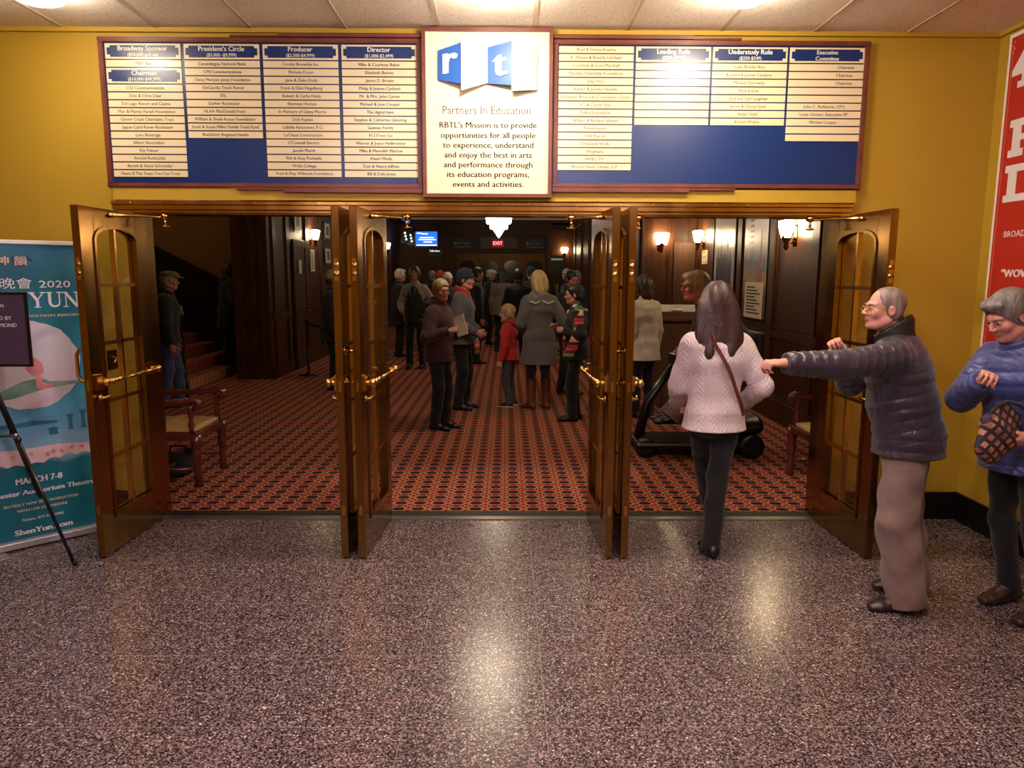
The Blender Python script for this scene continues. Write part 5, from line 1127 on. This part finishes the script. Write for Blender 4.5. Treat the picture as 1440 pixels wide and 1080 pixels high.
for y, z, lab in ((8.55,2.66,'framed picture above the dark lobby door'),(10.75,2.62,'framed picture right of the left wall sconce'),(10.75,2.1,'lower framed picture right of the left wall sconce')):
    t = thing('framed_picture', lab, 'picture', (LX+.03,y,z), PI/2); MB().box(-.24,.24,-.025,0,-.19,.19).build('frame', 'black', t); MB().box(-.2,.2,-.028,-.024,-.15,.15).build('mat_board', 'cream', t); MB().box(-.1,.1,-.03,-.027,-.09,.09).build('picture', mat('photo_grey', (70,64,60), .4), t)
st = thing('rope_post', 'black rope barrier post by the dark lobby door', 'post', (-3.39,7.43,.003)); MB().lathe([(.16,0),(.16,.012),(.05,.03),(.025,.04),(.025,.9),(.035,.91),(.035,.95),(.02,.96)]).build('post', 'gloss_black', st); MB().box(.02,1.3,-.003,.003,-.02,.02).xf(Matrix.Translation((0,0,.88)) @ Matrix.Rotation(R(12),4,'Y')).build('belt', 'black', st)
# far end: screen, signs, doors
tv = thing('wall_screen', 'blue lit information screen high on the far left wall', 'screen', (-2.83,YF-.1,2.95)); MB().box(-.43,.43,0,.07,-.32,.29).build('housing', 'gloss_black', tv, bevel=.01)
MB().box(-.38,.38,-.004,.001,-.25,.25).build('display', emat('screen_blue', lin((30,90,200)), 2.2), tv); mb = MB()
for x0, x1, z in ((-.34,-.17,.19),(-.17,.05,.17),(-.24,.26,.04),(-.28,.33,-.03),(-.1,.2,-.11),(-.35,.36,-.22)): mb.box(x0,x1,-.007,-.003,z-.018,z+.018)
mb.build('caption', emat('screen_white', (1,1,1), 1.6), tv)
kz = thing('lit_sign', 'small white lit sign below the blue screen', 'sign', (-2.55,YF-.05,2.5)); MB().box(-.25,.25,0,.04,-.15,.1).build('box', 'gloss_black', kz); lettering('Talk Now', emat('sign_white', (1,.97,.92), 1.0), (0,-.002,.03), h=.09, w=.36, bold=.03, parent=kz)
for y, dg in ((19.2,'1'),(20.6,'2')):
    t = thing('hanging_sign', 'small lit hanging sign %s the blue screen on the left' % ('nearer than' if dg == '1' else 'next to'), 'sign', (-3.3,y,2.93)); MB().box(-.14,.14,0,.04,-.22,.22).build('box', 'gloss_black', t); MB().tube([(0,.02,.22),(0,.02,.8)], .008).build('rod', 'gloss_black', t)
    mb = MB(); [mb.box(-.04+.02*k,.02+.02*k,-.004,.001,.08-.1*k,.14-.1*k) for k in range(3)]; mb.build('lit_marks', emat('sign_pale', (.8,.9,1), 1.5), t)
ls = thing('light_strip', 'blue lit strip along the top of the left wall', 'light strip', (LX+.36,19.2,3.55)); MB().box(-.3,.1,-1.8,1.8,-.1,.05).build('box', 'black', ls); MB().box(.1,.104,-1.8,1.8,-.09,.04).build('strip', emat('strip_blue', (.02,.08,.5), 1.4), ls)
ex = thing('exit_sign', 'red lit exit sign over the far doors', 'sign', (-.32,YF-.165,2.8)); MB().box(-.21,.21,0,.05,-.14,.14).build('box', mat('exit_box', (110,14,16), .4), ex); MB().box(-.2,.2,-.004,.001,-.13,.13).build('face', emat('exit_dim', (.25,.01,.015), .6), ex)
lettering('EXIT', emat('exit_red', (1,.16,.2), 3.0), (0,-.0045,0), h=.17, w=.33, bold=.03, parent=ex)
GS = mat('sign_grey', (150,140,130), .5)
for i, x in enumerate((-1.56,.98)):
    t = thing('name_panel', 'dark panel with pale bank lettering on the %s of the exit sign' % ('left','right')[i], 'sign', (x,YF-.04,2.8)); MB().box(-.36,.36,-.02,0,-.2,.2).build('board', mat('panel_dark', (28,20,16), .5), t)
    lettering('The', GS, (0,-.021,.11), h=.065, parent=t); lettering('M&T Bank', GS, (.04,-.021,.0), h=.085, w=.46, bold=.01, parent=t); lettering('Broadway Season', GS, (0,-.021,-.12), h=.075, w=.6, parent=t); MB().box(-.29,-.22,-.024,-.019,-.04,.04).build('emblem', GS, t)
MB_ = mat('panel_pale', (84,70,54), .5)
t = thing('transom_panel', 'wide grey panel behind the red exit sign', 'panel', (-.28,YF-.075,2.82)); MB().box(-.64,.64,-.03,-.005,-.2,.2).build('panel', MB_, t)
for i in range(4):
    d = bpy.data.objects.new('door_%d' % (8+i), None); C.objects.link(d); d['kind'] = 'structure'; d.location = (-1.78+.79*i,YF-.04,.01)
    tag(d, ('leftmost','second','third','rightmost')[i]+' brass glazed door in the far wall, counted from the left', 'door'); x0, x1 = .1, .66
    mb = MB(); mb.box(0,x0,-.03,.02,0,2.44); mb.box(x1,.76,-.03,.02,0,2.44); mb.box(x0,x1,-.03,.02,0,.35); ap = arch(x0,x1,.35,2.0,2.2)[2:]; mb.prism([(x1,2.44),(x0,2.44)]+list(reversed(ap)), -.03, .02); mb.build('frame', brass_mat('aged_brass', (74,52,30), (92,66,38), .35), d)
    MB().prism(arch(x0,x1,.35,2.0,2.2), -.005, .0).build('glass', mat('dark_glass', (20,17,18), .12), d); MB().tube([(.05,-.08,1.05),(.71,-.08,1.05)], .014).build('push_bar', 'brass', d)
notice((-1.02,YF-.075,1.62), 0, .3, .42, 'pale notice on the second far brass door', 3)
bs = thing('stand_sign', 'black sign on a stand behind the dark haired man', 'sign', (1.12,11.6,.003)); MB().box(-.18,.18,-.02,.02,1.78,2.15).build('panel', 'gloss_black', bs); MB().lathe([(.2,0),(.2,.02),(.02,.03),(.02,1.5)]).build('stand', 'gloss_black', bs); MB().box(-.13,.13,-.024,-.018,2.04,2.08).build('caption', 'white', bs)
